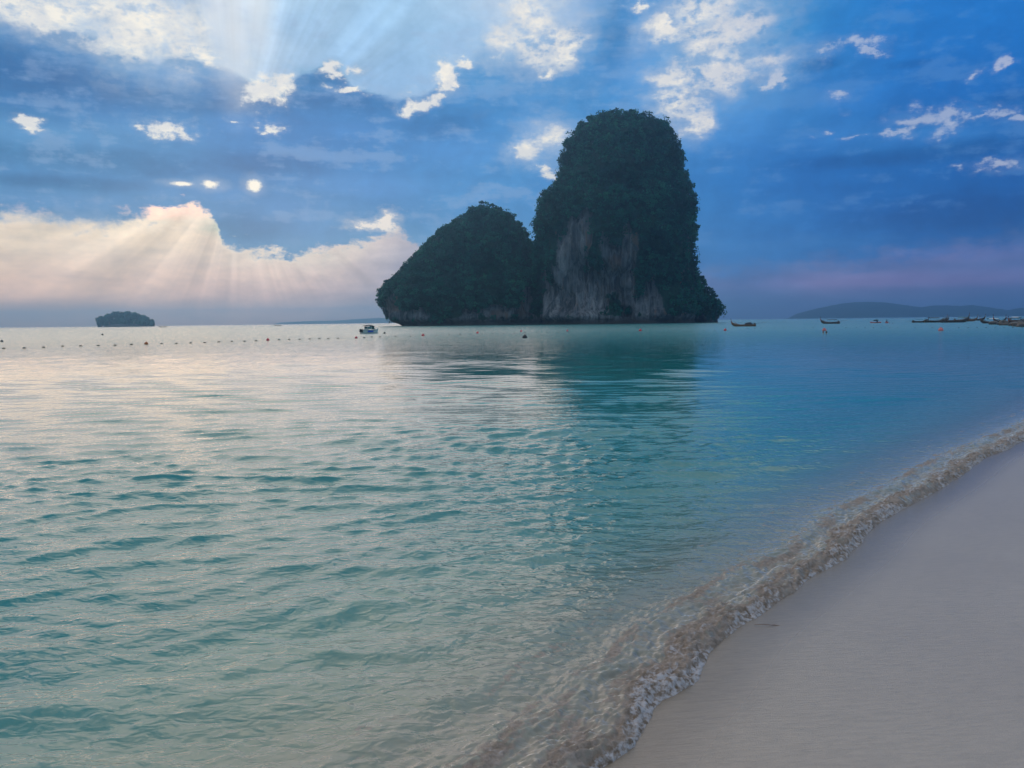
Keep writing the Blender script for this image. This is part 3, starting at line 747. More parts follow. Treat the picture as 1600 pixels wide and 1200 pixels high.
T_PALE = [(979,440,4.5,62,-6),(968,372,3.5,13,0),(1001,482,4,22,0),(873,402,3,26,0),(884,372,4,20,0),(905,392,3,24,0),(992,495,10,5,0),(860,485,3,20,0),(846,470,3,24,0),(920,478,30,26,25)]
T_RUST = [(1072,410,8,32,-4),(1060,445,5,16,10),(950,420,8,12,0),(607,482,13,16,0),(627,468,7,20,15),(816,484,8,14,0),(780,492,12,6,0)]
def karst(name, outline_l, outline_r, D, depth_ratio, label, cat, nz=200, na=420, seed=0, bare=(), pushes=(), power=2.3, notch=3.0, center_back=0.0, dens=1.0, yc=None, crown=(1.1, 4.8), veg_floor=6.0, trim=3.6):
    """a limestone stack: rings whose ends follow the two outlines, deep as it is wide, roughened, then clothed in leaf clumps"""
    L = np.array([at_dist(x + trim, y + 1.9 * trim, D)[:] for x, y in outline_l]); Rr = np.array([at_dist(x - trim, y + 1.9 * trim, D)[:] for x, y in outline_r])
    ztop = min(L[-1, 2], Rr[-1, 2])
    k = np.linspace(0, 1, nz); zs = -3 + (ztop + 3) * (1 - (1 - k) ** 1.7)
    L = L[np.argsort(L[:, 2])]; Rr = Rr[np.argsort(Rr[:, 2])]
    xl = np.interp(zs, L[:, 2], L[:, 0]); xr = np.interp(zs, Rr[:, 2], Rr[:, 0])
    cx = (xl + xr) / 2; hw = np.maximum((xr - xl) / 2, .3)
    hws = np.convolve(np.pad(hw, 8, mode='edge'), np.ones(17) / 17, 'valid')
    hd = np.minimum(hws, hw * 1.25) * depth_ratio
    an = np.linspace(0, 2 * math.pi, na, endpoint=False)
    ca, sa = np.cos(an), np.sin(an)
    ex = np.sign(ca) * np.abs(ca) ** (2 / power); ey = np.sign(sa) * np.abs(sa) ** (2 / power)
    y0 = D if yc is None else yc
    X = cx[:, None] + hw[:, None] * ex[None]; Y = y0 + hd[:, None] * ey[None] ; Z = zs[:, None] + 0 * X
    Y = Y + center_back * (zs[:, None] / ztop)
    nx, ny = ca[None] + 0 * X, sa[None] + 0 * X
    P0 = np.stack([X, Y, Z], -1)
    # bare rock as ellipses on the camera side, in pixels of the photograph's elevation
    PX = 800 + (X / D) * FOC; PY = 503.0 - (Z - CAM_H) / D * FOC
    fld = np.full(X.shape, 9.0)
    for bxp, byp, brx, bry, tilt in bare:
        ct, st = math.cos(R(tilt)), math.sin(R(tilt))
        u = ((PX - bxp) * ct + (PY - byp) * st) / brx; w = (-(PX - bxp) * st + (PY - byp) * ct) / bry
        fld = np.minimum(fld, np.hypot(u, w))
    front = sstep(-ny, -.15, .25)
    nb_ = fbm(P0 / np.array([9., 9., 22.]) + seed, 4)
    bm = sstep(fld + nb_ * 1.0, 1.10, .75) * front
    lowz = sstep(Z + nb_ * 5, veg_floor + 2, veg_floor - 3)
    bm = np.maximum(bm, lowz)
    def marks(items):
        f_ = np.full(X.shape, 9.0)
        for bxp, byp, brx, bry, tilt in items:
            ct, st = math.cos(R(tilt)), math.sin(R(tilt))
            f_ = np.minimum(f_, np.hypot(((PX - bxp) * ct + (PY - byp) * st) / brx, (-(PX - bxp) * st + (PY - byp) * ct) / bry))
        return sstep(f_ + nb_ * .7, 1.3, .5) * front
    sidef = np.abs(ny) ** .7
    big = fbm(P0 / 26.0 + seed + 3, 3) * 10.0 * (.12 + .85 * sidef)
    med = fbm(P0 / np.array([9., 9., 12.]) + seed + 8, 3) * 4.2 * (.3 + .6 * sidef)
    flute = (np.abs(perlin(P0 / np.array([4.2, 4.2, 34.]) + seed)) * -7.5 + np.abs(perlin(P0 / np.array([1.9, 1.9, 16.]) + seed + 5)) * -2.0) * bm * sstep(Z, 3, 10)
    ledge = perlin(P0 / np.array([16., 16., 4.5]) + seed + 17) * 2.0
    disp = big + med + flute + ledge * (.3 + .7 * sidef) - bm * 2.0 * sstep(Z, 4, 12)
    disp -= notch * np.exp(-((Z - 1.6) / 2.0) ** 2) * (.6 + .8 * sidef)
    for qx, qy, qrx, qry, dep in pushes:
        disp -= dep * sstep(np.hypot((PX - qx) / qrx, (PY - qy) / qry), 1.15, .6) * front
    topf = sstep(1 - k, 0, .18)[:, None]
    disp *= .15 + .85 * topf
    X = X + nx * disp; Y = Y + ny * disp
    Z = Z + fbm(P0 / 7.0 + seed + 50, 2) * 1.0 * (1 - topf)
    V = np.stack([X, Y, Z], -1)
    # close the top
    V = np.concatenate([V.reshape(-1, 3), [[cx[-1], y0 + center_back, Z[-1].mean() + .2]]])
    F = quad_grid(nz, na, True)
    cap = (nz - 1) * na + np.arange(na); tipi = len(V) - 1
    capf = np.stack([cap, np.roll(cap, -1), np.full(na, tipi), np.full(na, tipi)], 1)
    vegm = np.concatenate([(1 - bm).ravel(), [1]])
    at_ = {'veg': vegm, 'pale': np.concatenate([marks(T_PALE).ravel(), [0]]), 'rust': np.concatenate([marks(T_RUST).ravel(), [0]])}
    me_o = mesh_from(name, V, F, m_rock, True, at_)
    import bmesh
    bm_ = bmesh.new(); bm_.from_mesh(me_o.data); bm_.verts.ensure_lookup_table()
    for a_, b_ in zip(cap, np.roll(cap, -1)):
        bm_.faces.new((bm_.verts[a_], bm_.verts[b_], bm_.verts[tipi]))
    for f_ in bm_.faces: f_.smooth = True
    bm_.to_mesh(me_o.data); bm_.free()
    tag(me_o, label, cat)
    # leaf clumps
    G = np.stack([X, Y, Z], -1)
    du = np.linalg.norm(np.gradient(G, axis=0), axis=2); dv = np.linalg.norm(np.gradient(G, axis=1), axis=2)
    area = du * dv * (.35 + .65 * (ny < .35)) * np.clip((1 - bm), 0, 1) ** 1.5
    area[Z < veg_floor * .6] = 0
    nclump = int(area.sum() / 5.2 * dens)
    rg = np.random.default_rng(seed + 77)
    pick = rg.choice(area.size, nclump, p=(area / area.sum()).ravel())
    up = np.stack([nx, ny, .35 + 0 * nx], -1).reshape(-1, 3)[pick]
    up[:, 2] += 1.2 * (1 - np.broadcast_to(topf, X.shape).ravel()[pick]); up /= np.linalg.norm(up, axis=1)[:, None]
    cen = G.reshape(-1, 3)[pick] + rg.normal(0, .6, (nclump, 3))
    rad = crown[0] + (crown[1] - crown[0]) * rg.beta(1.1, 3.4, nclump)
    cen += up * (rad * .35)[:, None]
    lf = leaf_mesh('jungle_cover', cen, rad, 26, .62, me_o, up, seed + 5)
    tag(lf, kind='stuff')
    return me_o, G, np.stack([nx, ny, 0 * nx], -1), bm

T_L = [(838,508),(837,470),(836.5,430),(835.5,400),(836,382),(838,352),(840,331),(848,322),(854,300),(865,293),(871,278),(874,265),(880,235),(892,217),(907,193),(920,185),(934,179.5),(952,175),(970,173.6)]
T_R = [(1090,508),(1089,470),(1086.5,440),(1085,418),(1082.5,394),(1084,355),(1081.6,328),(1078,304),(1075,280),(1065,268),(1063.6,262),(1060,232),(1045,205),(1030,188.5),(1006,179.5),(990,174.2),(982,173.5)]
TOWER_D = 452.0
T_BARE = [(918,455,62,46,12),(896,395,34,44,0),(945,435,40,62,0),(979,448,10,74,-8),(1000,478,24,30,0),(1072,412,10,44,-4),(853,468,22,36,0),(900,480,60,30,0),(968,375,5,14,0),(1050,440,6,20,10)]
T_PUSH = [(915,458,60,42,4.0),(968,492,13,10,6.0),(850,440,10,40,2.0)]
tower, TG, TN, TB = karst('limestone_tower', T_L, T_R, TOWER_D, .72,
    'tall dome-topped limestone tower hung with jungle above a bare grey cliff', 'rock tower', seed=1, bare=T_BARE, pushes=T_PUSH)
SH_L = [(1052,508),(1056,470),(1062,440),(1070,425),(1078,418)]
SH_R = [(1123,508),(1126,500),(1129,493),(1129,480),(1126,470),(1120,460),(1112,446),(1104,438),(1096,428),(1088,420)]
shoulder, SG_, SN_, SB_ = karst('shoulder', SH_L, SH_R, TOWER_D + 6, .9, None, None, nz=60, na=120, seed=5, yc=TOWER_D + 8, notch=1.6, veg_floor=3.5)
shoulder.parent = tower
for kx in ('label', 'category'):
    if kx in shoulder: del shoulder[kx]
# its leaves belong to the tower's own second level
H_L = [(626,508),(624,501),(612,498.5),(604,495),(601,484),(595,474),(590.5,466),(592,448),(605,438),(620,423),(637,400),(650,390),(666,373),(680,358),(693,348),(704,341),(718,331),(731,321),(744,316.5),(752,315)]
H_R = [(880,508),(872,470),(850,430),(835,398),(832,380),(827,361),(816,342),(802,328.5),(790,323),(777,319),(765,316),(756,315)]
HUMP_D = 476.0
H_BARE = [(607,482,16,18,0),(625,470,14,26,20),(640,492,40,9,0),(780,490,50,10,0),(820,480,12,22,0)]
hump, HG, HN, HB = karst('limestone_islet', H_L, H_R, HUMP_D, .62,
    'lower round-backed limestone islet covered in jungle, left of the tall tower', 'rock islet', nz=120, na=280, seed=11, bare=H_BARE, notch=2.2, center_back=6.0, crown=(1.4, 3.4), veg_floor=5.0)

# ------------------------------------------------------------------ small geometry builder
class MB:
    def __init__(self): self.v, self.f = [], []
    def add(self, vs, fs):
        o = len(self.v); self.v += [tuple(p) for p in vs]; self.f += [tuple(i + o for i in f) for f in fs]; return self
    def box(self, c, s, rz=0.0, ry=0.0, taper=1.0):
        m = Matrix.Rotation(rz, 3, 'Z') @ Matrix.Rotation(ry, 3, 'Y')
        vs = []
        for z in (-1, 1):
            k = 1.0 if z < 0 else taper
            for x, y in ((-1, -1), (1, -1), (1, 1), (-1, 1)):
                vs.append(Vector(c) + m @ Vector((x * s[0] / 2 * k, y * s[1] / 2 * k, z * s[2] / 2)))
        return self.add(vs, [(3, 2, 1, 0), (4, 5, 6, 7), (0, 1, 5, 4), (1, 2, 6, 5), (2, 3, 7, 6), (3, 0, 4, 7)])
    def tube(self, pts, rad, n=8, squash=1.0):
        pts = [Vector(p) for p in pts]; rs = rad if isinstance(rad, (list, tuple)) else [rad] * len(pts)
        vs, fs = [], []
        for i, p in enumerate(pts):
            t = (pts[min(i + 1, len(pts) - 1)] - pts[max(i - 1, 0)]).normalized()
            a = t.orthogonal().normalized(); b = t.cross(a)
            for k in range(n):
                an = 2 * math.pi * k / n
                vs.append(p + (a * math.cos(an) + b * math.sin(an) * squash) * rs[i])
        for i in range(len(pts) - 1):
            for k in range(n):
                fs.append((i * n + k, i * n + (k + 1) % n, (i + 1) * n + (k + 1) % n, (i + 1) * n + k))
        fs.append(tuple(range(n))[::-1]); fs.append(tuple((len(pts) - 1) * n + k for k in range(n)))
        return self.add(vs, fs)
    def lathe(self, prof, n=14, c=(0, 0, 0), sx=1.0, sy=1.0):
        vs, fs = [], []
        for r, z in prof:
            for k in range(n):
                an = 2 * math.pi * k / n
                vs.append((c[0] + r * math.cos(an) * sx, c[1] + r * math.sin(an) * sy, c[2] + z))
        for i in range(len(prof) - 1):
            for k in range(n):
                fs.append((i * n + k, i * n + (k + 1) % n, (i + 1) * n + (k + 1) % n, (i + 1) * n + k))
        fs.append(tuple(range(n))[::-1]); fs.append(tuple((len(prof) - 1) * n + k for k in range(n)))
        return self.add(vs, fs)
    def build(self, name, mat, parent=None, smooth=False):
        me = bpy.data.meshes.new(name); me.from_pydata(self.v, [], self.f)
        if smooth:
            for p in me.polygons: p.use_smooth = True
        me.update(); me.materials.append(mat)
        o = bpy.data.objects.new(name, me); COL.objects.link(o)
        if parent: o.parent = parent
        return o

M_WOOD = plain('dark_timber', (.075, .048, .032), .6, .4, .35, 3.0)
M_WOOD2 = plain('worn_timber', (.20, .105, .06), .6, .4, .35, 3.0)
M_TARP = plain('dark_tarpaulin', (.035, .055, .07), .7, .3, .3, 2.0)
M_PALE = plain('pale_paint', (.62, .62, .58), .4, .5, .12, 3.0)
M_BLUE = plain('blue_paint', (.02, .06, .42), .4, .5, .2, 3.0)
M_RED = plain('red_plastic', (.55, .02, .035), .4, .5, .2, 5.0)
M_PINK = plain('faded_red_plastic', (.62, .16, .16), .45, .4, .2, 5.0)
M_ORANGE = plain('orange_plastic', (.42, .12, .03), .45, .4, .25, 5.0)
M_BLACK = plain('black_rubber', (.02, .02, .022), .5, .4, .2, 5.0)
M_GREY = plain('dull_metal', (.12, .13, .13), .4, .5, .25, 5.0)
M_RIB = plain('ribbon_cloth', (.50, .08, .10), .8, .2, .2, 4.0)
M_RIB2 = plain('pale_ribbon_cloth', (.55, .55, .50), .8, .2, .2, 4.0)
M_SKIN = plain('skin', (.35, .2, .14), .5, .4, .15, 9.0)
M_HAIR = plain('dark_hair', (.015, .012, .01), .5, .4, .2, 9.0)
M_GREEN = plain('green_canvas', (.06, .14, .06), .8, .2, .3, 3.0)
m_gl, gg = material('tinted_glass')
finish(m_gl, gg, principled(gg, (.05, .16, .17), .08, .6))

def hull_mesh(L, B, H, keel=-.3, bow_rise=1.5, stern=.65, wall=.07, rake=.9, n=26):
    """open boat shell: outer skin, gunwale and inner skin"""
    outer, inner = [], []
    for i in range(n):
        u = i / (n - 1)
        x = -L / 2 + L * u
        b = B / 2 * (stern + (1 - stern) * math.sin(min(1, u / .5) * math.pi / 2)) if u < .5 else B / 2 * max(.03, 1 - ((u - .5) / .5) ** 2.3)
        h = H + .12 * (1 - u) ** 2 + bow_rise * max(0, (u - .62) / .38) ** 2.2
        k = keel + (bow_rise * .75) * max(0, (u - .74) / .26) ** 1.8
        for side, arr, w in ((1, outer, 0), (1, inner, wall)):
            row = []
            for j in range(7):
                t = j / 6
                yy = max(.012, b - w) * math.sin(t * math.pi / 2) ** .75
                zz_ = (k + w * 1.2) + (h - k - (w * 1.2 if j < 6 else 0)) * (1 - math.cos(t * math.pi / 2)) ** .85
                row.append((x + rake * (zz_ - k) * max(0, (u - .8) / .2) * .25, yy, zz_))
            arr.append([(p[0], -p[1], p[2]) for p in row[::-1]] + row[1:])
    vs, fs = [], []
    W = 13
    for rows in (outer, inner):
        for r in rows: vs += r
    N = n * W
    for i in range(n - 1):
        for j in range(W - 1):
            a = i * W + j
            fs.append((a, a + 1, a + W + 1, a + W)[::-1]); fs.append((N + a, N + a + 1, N + a + W + 1, N + a + W))
        for j in (0, W - 1):
            a, b = i * W + j, (i + 1) * W + j
            fs.append((a, b, N + b, N + a))
    for i in (0, n - 1):
        for j in range(W - 1):
            a = i * W + j
            fs.append((a, a + 1, N + a + 1, N + a))
    mb = MB(); mb.add(vs, fs)
    # transom
    tr = list(range(W)); mb.f.append(tuple(tr))
    return mb

def longtail(label, hullm, roof='canvas', ribbon=M_RIB, group=None, tail_up=8.0, prow=1.5):
    r = empty('longtail_boat', (0, 0, 0)); tag(r, label, 'boat', group)
    h = hull_mesh(9.4, 1.75, .62, -.28, 1.35).build('hull', hullm, r, True)
    # stripe along the gunwale, each side
    for s in (-1, 1):
        MB().tube([(-4.6 + 8.2 * t, s * (.60 + .29 * math.sin(min(1, t * 1.15) * math.pi) if t < .86 else .58 - (t - .86) * 2.6), .70 + .10 * (1 - t) ** 2 + 1.02 * max(0, (t - .68) / .32) ** 2.2) for t in np.linspace(0, 1, 12)], .05, 6).build('gunwale', M_WOOD2, r)
    MB().tube([(4.55, 0, 1.55), (4.86, 0, 2.15), (5.0, 0, 1.95 + prow * .75), (5.02, 0, 1.7 + prow)], [.14, .11, .085, .07], 6, 1.0).build('prow_post', M_WOOD, r)
    for k, (z, mt) in enumerate(((2.25, ribbon), (2.5, M_RIB2), (2.72, M_BLUE))):
        MB().tube([(4.9, 0, z), (4.96, .02, z + .13)], .135, 8).build('ribbon', mt, r)
    MB().tube([(4.93, .10, 2.25), (4.90, .19, 1.8), (4.95, .14, 1.35)], [.07, .10, .05], 5, .5).build('ribbon_tail', ribbon, r)
    for x in (-2.2, -.6, 1.0, 2.5):
        MB().box((x, 0, .46), (.28, 1.42 if x < 2 else 1.2, .05)).build('thwart', M_WOOD2, r)
    if roof:
        for x in (-2.6, .9):
            for y in (-.66, .66):
                MB().tube([(x, y, .5), (x, y * .95, 1.95)], .035, 6).build('post', M_GREY, r)
        vs = []; nn = 7
        for i, x in enumerate((-2.95, -1.6, -.2, 1.25)):
            for j in range(nn):
                t = j / (nn - 1) * 2 - 1
                vs.append((x, t * .88, 2.06 - .20 * t * t + .03 * math.sin(i * 2.1)))
        fs = [(i * nn + j, i * nn + j + 1, (i + 1) * nn + j + 1, (i + 1) * nn + j) for i in range(3) for j in range(nn - 1)]
        mb = MB().add(vs, fs); o0 = len(vs)
        mb.add([(v[0], v[1], v[2] - .05) for v in vs], [f[::-1] for f in fs])
        mb.build('canopy', {'canvas': M_TARP, 'green': M_GREEN, 'pale': M_PALE}[roof], r, True)
    e = MB().box((-4.2, 0, 1.02), (.75, .42, .42)).box((-4.15, 0, 1.3), (.4, .3, .2), taper=.7).tube([(-4.3, 0, .6), (-4.3, 0, .9)], .06, 6).build('engine', M_GREY, r)
    ta = R(tail_up)
    a = Vector((-4.55, 0, 1.0)); b = a + Vector((-math.cos(ta) * 4.4, 0, math.sin(ta) * 4.4))
    MB().tube([a, b], [.05, .03], 6).build('tail_shaft', M_GREY, e)
    MB().tube([(-3.85, 0, 1.1), (-2.9, 0, 1.3)], .03, 6).build('tiller', M_GREY, e)
    MB().box((-1.4, .25, .62), (.6, .5, .35)).build('crate', M_WOOD2, r)
    return r
def put(o, px, py, rz, sc=1.0, dz=0.0):
    p = ground(px, py); o.location = (p.x, p.y, dz); o.rotation_euler = (0, 0, rz); o.scale = (sc, sc, sc)
    return o

# ------------------------------------------------------------------ boats
# the speedboat left of the islets
sp = empty('speedboat', (0, 0, 0)); tag(sp, 'white speedboat with a dark canopy and blue side, moored left of the jungle islets', 'boat')
hull_mesh(4.3, 1.7, .58, -.2, .30, .92, .05, .5).build('hull', M_PALE, sp, True)
MB().box((.95, 0, .58), (1.5, 1.1, .06)).build('foredeck', M_PALE, sp)
for s in (-1, 1):
    MB().box((-.3, s * .82, .38), (1.5, .035, .30)).build('side_stripe', M_BLUE, sp)
    MB().box((-1.0, s * .70, .98), (.06, .06, .75)).build('post', M_PALE, sp)
    MB().box((.1, s * .70, .98), (.06, .06, .75)).build('post', M_PALE, sp)
    MB().box((-.45, s * .72, 1.0), (1.0, .025, .42)).build('side_window', m_gl, sp)
vs = []; nn = 7
for i, (x, z) in enumerate(((-1.55, 1.42), (-1.0, 1.50), (-.2, 1.52), (.5, 1.45), (1.0, 1.22))):
    for j in range(nn):
        t = j / (nn - 1) * 2 - 1; vs.append((x, t * .82, z - .10 * t * t))
fs = [(i * nn + j, i * nn + j + 1, (i + 1) * nn + j + 1, (i + 1) * nn + j) for i in range(4) for j in range(nn - 1)]
mb = MB().add(vs, fs); mb.add([(v[0], v[1], v[2] - .06) for v in vs], [f[::-1] for f in fs]); mb.build('canopy', M_TARP, sp, True)
MB().box((.85, 0, .95), (.04, 1.3, .5), ry=R(-32)).build('windscreen', m_gl, sp)
for y in (-.38, .38):
    ob = MB().box((-2.35, y, .55), (.36, .28, .5), taper=.8).tube([(-2.32, y, .35), (-2.36, y, -.25)], .06, 6).build('outboard', M_BLACK, sp)
MB().box((-.9, .25, .62), (.35, .4, .5)).build('seat', M_PALE, sp)
MB().box((-.9, -.25, .62), (.35, .4, .5)).build('seat', M_PALE, sp)
put(sp, 578, 521.0, R(42), .82); sp.scale = (.82, .82, 1.08)

lt1 = longtail('wooden longtail boat with a tall prow, afloat just right of the tall tower', M_WOOD2, None)
MB().tube([(-3.4, 0, .7), (-2.6, 0, 1.05), (-1.2, .1, .95), (-.4, 0, .7)], [.3, .55, .5, .3], 8, 1.3).build('tarpaulin', M_TARP, lt1, True)
put(lt1, 1162, 510.0, R(176), .66)
lt2 = longtail('small dark canopied longtail boat before the left end of the far hills', M_WOOD, 'canvas')
put(lt2, 1297, 505.8, R(124), .74)
ROW = [  # px, waterline, heading, scale, roof, hull, label
 (1438,504.0,12,.66,None,M_WOOD,'leftmost longtail boat of the moored row, tail shaft reaching left',-7),
 (1462,503.8,8,.86,'canvas',M_WOOD,'dark longtail boat moored second from the left in the row off the far beach',6),
 (1492,503.9,4,.98,None,M_WOOD,'long low dark longtail boat without canopy, mid moored row',6),
 (1478,500.6,-100,.85,'canvas',M_WOOD,'longtail boat seen bow on behind the middle of the moored row',6),
 (1508,502.2,-28,.84,'green',M_WOOD2,'longtail boat with a greenish canopy near the right end of the moored row',6),
 (1526,500.8,-72,.9,None,M_WOOD,'longtail boat with its prow raised in the gap right of the moored row',6),
 (1548,505.2,188,.66,'pale',M_WOOD,'longtail boat with a pale canopy at the left tip of the beached cluster',8),
 (1563,504.4,-100,.72,None,M_WOOD,'longtail boat pointing its prow at the beach in the beached cluster',8),
 (1578,506.6,170,.74,'canvas',M_WOOD,'dark canopied longtail boat in the middle of the beached cluster',8),
 (1590,503.0,-84,.8,'pale',M_WOOD2,'longtail boat standing highest at the back of the beached cluster',8),
 (1602,508.6,166,.62,'canvas',M_WOOD,'longtail boat cut by the right edge of the photo, nearest of the cluster',8)]
for px, py, hd, sc, roof, hm, lab, tu in ROW:
    put(longtail(lab, hm, roof, [M_RIB, M_ORANGE, M_RIB2][px % 3], 'longtail boats moored along the far beach', tu), px, py, R(hd), sc)
# dark boulders at the water's edge below the beached boats
def boulder(r, seed, label, group):
    import bmesh
    b = bmesh.new(); bmesh.ops.create_icosphere(b, subdivisions=3, radius=1.0)
    co = np.array([v.co[:] for v in b.verts]); d = 1 + .55 * fbm(co * 1.1 + seed, 3)
    for v, k in zip(b.verts, d): v.co = v.co * float(k); v.co.z *= .62
    for f in b.faces: f.smooth = True
    me = bpy.data.meshes.new('boulder'); b.to_mesh(me); b.free(); me.materials.append(m_dark)
    o = bpy.data.objects.new('boulder', me); COL.objects.link(o); tag(o, label, 'boulder', group); o.scale = (r, r * .8, r)
    return o
m_dark, gg = material('wet_rock')
n = gg.noise(gg.new('ShaderNodeTexCoord').outputs['Object'], 3.0, 6, .65)
finish(m_dark, gg, principled(gg, gg.mix(gg.linmap(n, .3, .7), (.02, .02, .02), (.075, .07, .062)), .5, .4, bump(gg, n, .1, .8)))
for k, (px, py, r) in enumerate(((1552,507,1.1),(1562,507.3,.7),(1570,508.2,1.3),(1583,509,.9),(1591,509.8,1.4),(1599,510.6,1.1))):
    o = boulder(r, k * 3.3, 'dark wet rock at the waterline below the beached longtail boats', 'rocks below the beached boats')
    p = ground(px, py); o.location = (p.x, p.y, .1); o.rotation_euler = (0, 0, k * 1.7)

# small craft and swimmers on the right
def bust(name, label, cat, group=None, top=M_SKIN, hair=True):
    """head and shoulders of a person in the water or in a boat: one continuous body"""
    mb = MB().lathe([(.02,-.42),(.17,-.40),(.19,-.15),(.20,0.0),(.185,.06),(.09,.11),(.060,.15),(.058,.20),(.085,.24),(.098,.31),(.090,.38),(.055,.43),(.01,.445)], 14, (0,0,0), 1.12, .70)
    o = mb.build(name, top, None, True); tag(o, label, cat, group)
    MB().lathe([(.103,.31),(.104,.36),(.085,.42),(.045,.455),(.008,.462)], 12, (.0,.012,0), 1.08, .80).build('hair', M_HAIR, o, True)
    return o
kb = empty('small_boat', (0,0,0)); tag(kb, 'low pale red open boat with small shade, left of the kayak', 'boat')
hull_mesh(4.6, 1.3, .34, -.15, .25, .7, .05, .4).build('hull', M_PINK, kb, True)
for x in (-.9, .7):
    for y in (-.4, .4): MB().tube([(x, y, .25), (x * .9, y, 1.15)], .025, 6).build('post', M_GREY, kb)
MB().tube([(-1.1, 0, 1.12), (-.1, 0, 1.2), (.9, 0, 1.1)], [.3, .42, .25], 8, .28).build('shade', M_TARP, kb, True)
put(kb, 1368, 504.6, R(178), .80)
pk = bust('person', 'person sitting in the low pale red open boat', 'person', None, M_BLACK)
p = ground(1370.5, 504.6); pk.location = (p.x, p.y, .62)
kk = empty('kayak', (0,0,0)); tag(kk, 'small kayak seen end on, just left of the moored longtail row', 'kayak')
hull_mesh(3.0, .8, .26, -.12, .12, .25, .04, .2).build('hull', M_PINK, kk, True)
MB().box((-.2, 0, .16), (.5, .5, .08)).build('seat', M_BLACK, kk)
put(kk, 1385.5, 504.8, R(82), 1.0)
pk2 = bust('person', 'person in dark clothes paddling the kayak seen end on', 'person', None, M_BLACK)
p = ground(1385.5, 504.8); pk2.location = (p.x, p.y, .70); pk2.scale = (1.15,) * 3
for px, py, lab in ((1286.2,521.6,'left swimmer of the pair below the pinkish buoy, head above the water'),(1291.2,521.6,'right swimmer of the pair below the pinkish buoy, head above the water'),(1390.4,505.9,'left swimmer of the two beside the kayak'),(1395,506.1,'right swimmer of the two beside the kayak')):
    o = bust('person', lab, 'person', 'swimmers'); p = ground(px, py); o.location = (p.x, p.y, -.12); o.rotation_euler = (0, 0, px)
# boats far out on the horizon
for px, py, lab, sc in ((254.5,509.0,'tiny dark boat on the horizon right of the small wooded islet',.75),(434,506.3,'tiny dark boat on the horizon below the faint far mountains',.7)):
    o = longtail(lab, M_WOOD, 'canvas', M_RIB, 'boats out on the horizon'); d = ray(px, py)
    o.location = (d.x / d.y * 800, 800, 0); o.rotation_euler = (0, 0, R(190)); o.scale = (sc,) * 3

# ------------------------------------------------------------------ buoys and float line
def buoy(px, py, r, mat, label):
    o = MB().lathe([(.05,-1.0),(.6,-.85),(.95,-.35),(1.0,0),(.95,.32),(.7,.72),(.34,.93),(.30,1.0),(.30,1.16),(.16,1.2),(.02,1.21)], 18).build('buoy', mat, None, True)
    tag(o, label, 'buoy', 'mooring buoys'); p = ground(px, py)
    o.location = (p.x, p.y, r * .25); o.scale = (r,) * 3; o.rotation_euler = (R(6), R(-5), px)
for px, py, r, mt, lab in (
    (228.6,538,.20,M_ORANGE,'dark orange buoy in the float line, the one nearest the small wooded islet'),
    (418.6,532,.20,M_RED,'red buoy in the float line left of the speedboat, larger of the two there'),
    (160,523.6,.24,M_BLACK,'dark buoy floating straight below the small wooded islet'),
    (3,534,.18,M_BLACK,'dark buoy at the left edge of the photo'),
    (556.5,528.6,.19,M_RED,'red buoy just below and left of the speedboat'),
    (601,521.2,.22,M_BLACK,'dark buoy just right of the speedboat'),
    (661,524.8,.22,M_RED,'red buoy below the middle of the lower islet'),
    (746.3,520.8,.22,M_RED,'red buoy below the right half of the lower islet'),
    (814.5,518.2,.22,M_RED,'red buoy just above the black one, left of the tall tower'),
    (820,528.2,.30,M_BLACK,'upright black buoy in front of the gap between the islets'),
    (886.5,517.4,.20,M_RED,'red buoy below the left foot of the tall tower'),
    (1000.5,517.2,.28,M_RED,'red buoy below the middle of the tall tower'),
    (1133,516.6,.26,M_RED,'red buoy below and left of the longtail boat by the tower'),
    (1288,516.8,.32,M_PINK,'pinkish red buoy above the pair of swimmers'),
    (1470,516.8,.34,M_PINK,'pinkish red buoy below the moored longtail row')):
    buoy(px, py, r, mt, lab)
FL = [(5.8,544.6),(38,544.2),(68,542.9),(98,541.2),(126,540.8),(153.5,540.2),(180,539.8),(205.5,538.7),(252.5,537.2),(275.6,536.8),(298,536.2),(320,535.6),(342,534.5),(362.5,533.7),(382,533.5),(400,532.8),(436,531.2),(452,530.8),(468.5,530.4),(484,530),(499,529.6),(513,529.3),(528,528.8),(569,527.8),(581,526.9),(594,526.7),(618,525.8),(641,525.6),(682,524.0)]
FL += [(x, 523.2 - (x - 700) * .0222) for x in range(702, 900, 17)]
FL += [(1100,516.9),(1117,516.6),(1169,513.2),(1179.5,513),(1189,512.8),(1210,512.5),(1225,512.4),(1240,512.3),(1256,512.2),(1271,512.1),(1304,512),(1322,512.2),(1339,512.3),(1352,512.4),(1365,512.4),(1377,512.3),(1390,512.3),(1403,512.2),(1430,512.2),(1457,512.2),(1498,512.1),(1513,512.2),(1527,512.3),(1541,512.2),(1555,512.4),(1569,512),(1583,512),(1597,512.2)]
fm = MB().lathe([(.02,-.34),(.10,-.30),(.14,-.12),(.14,.12),(.10,.30),(.02,.34)], 12)
fm.v = [(v[2], v[1], v[0]) for v in fm.v]
flt = None
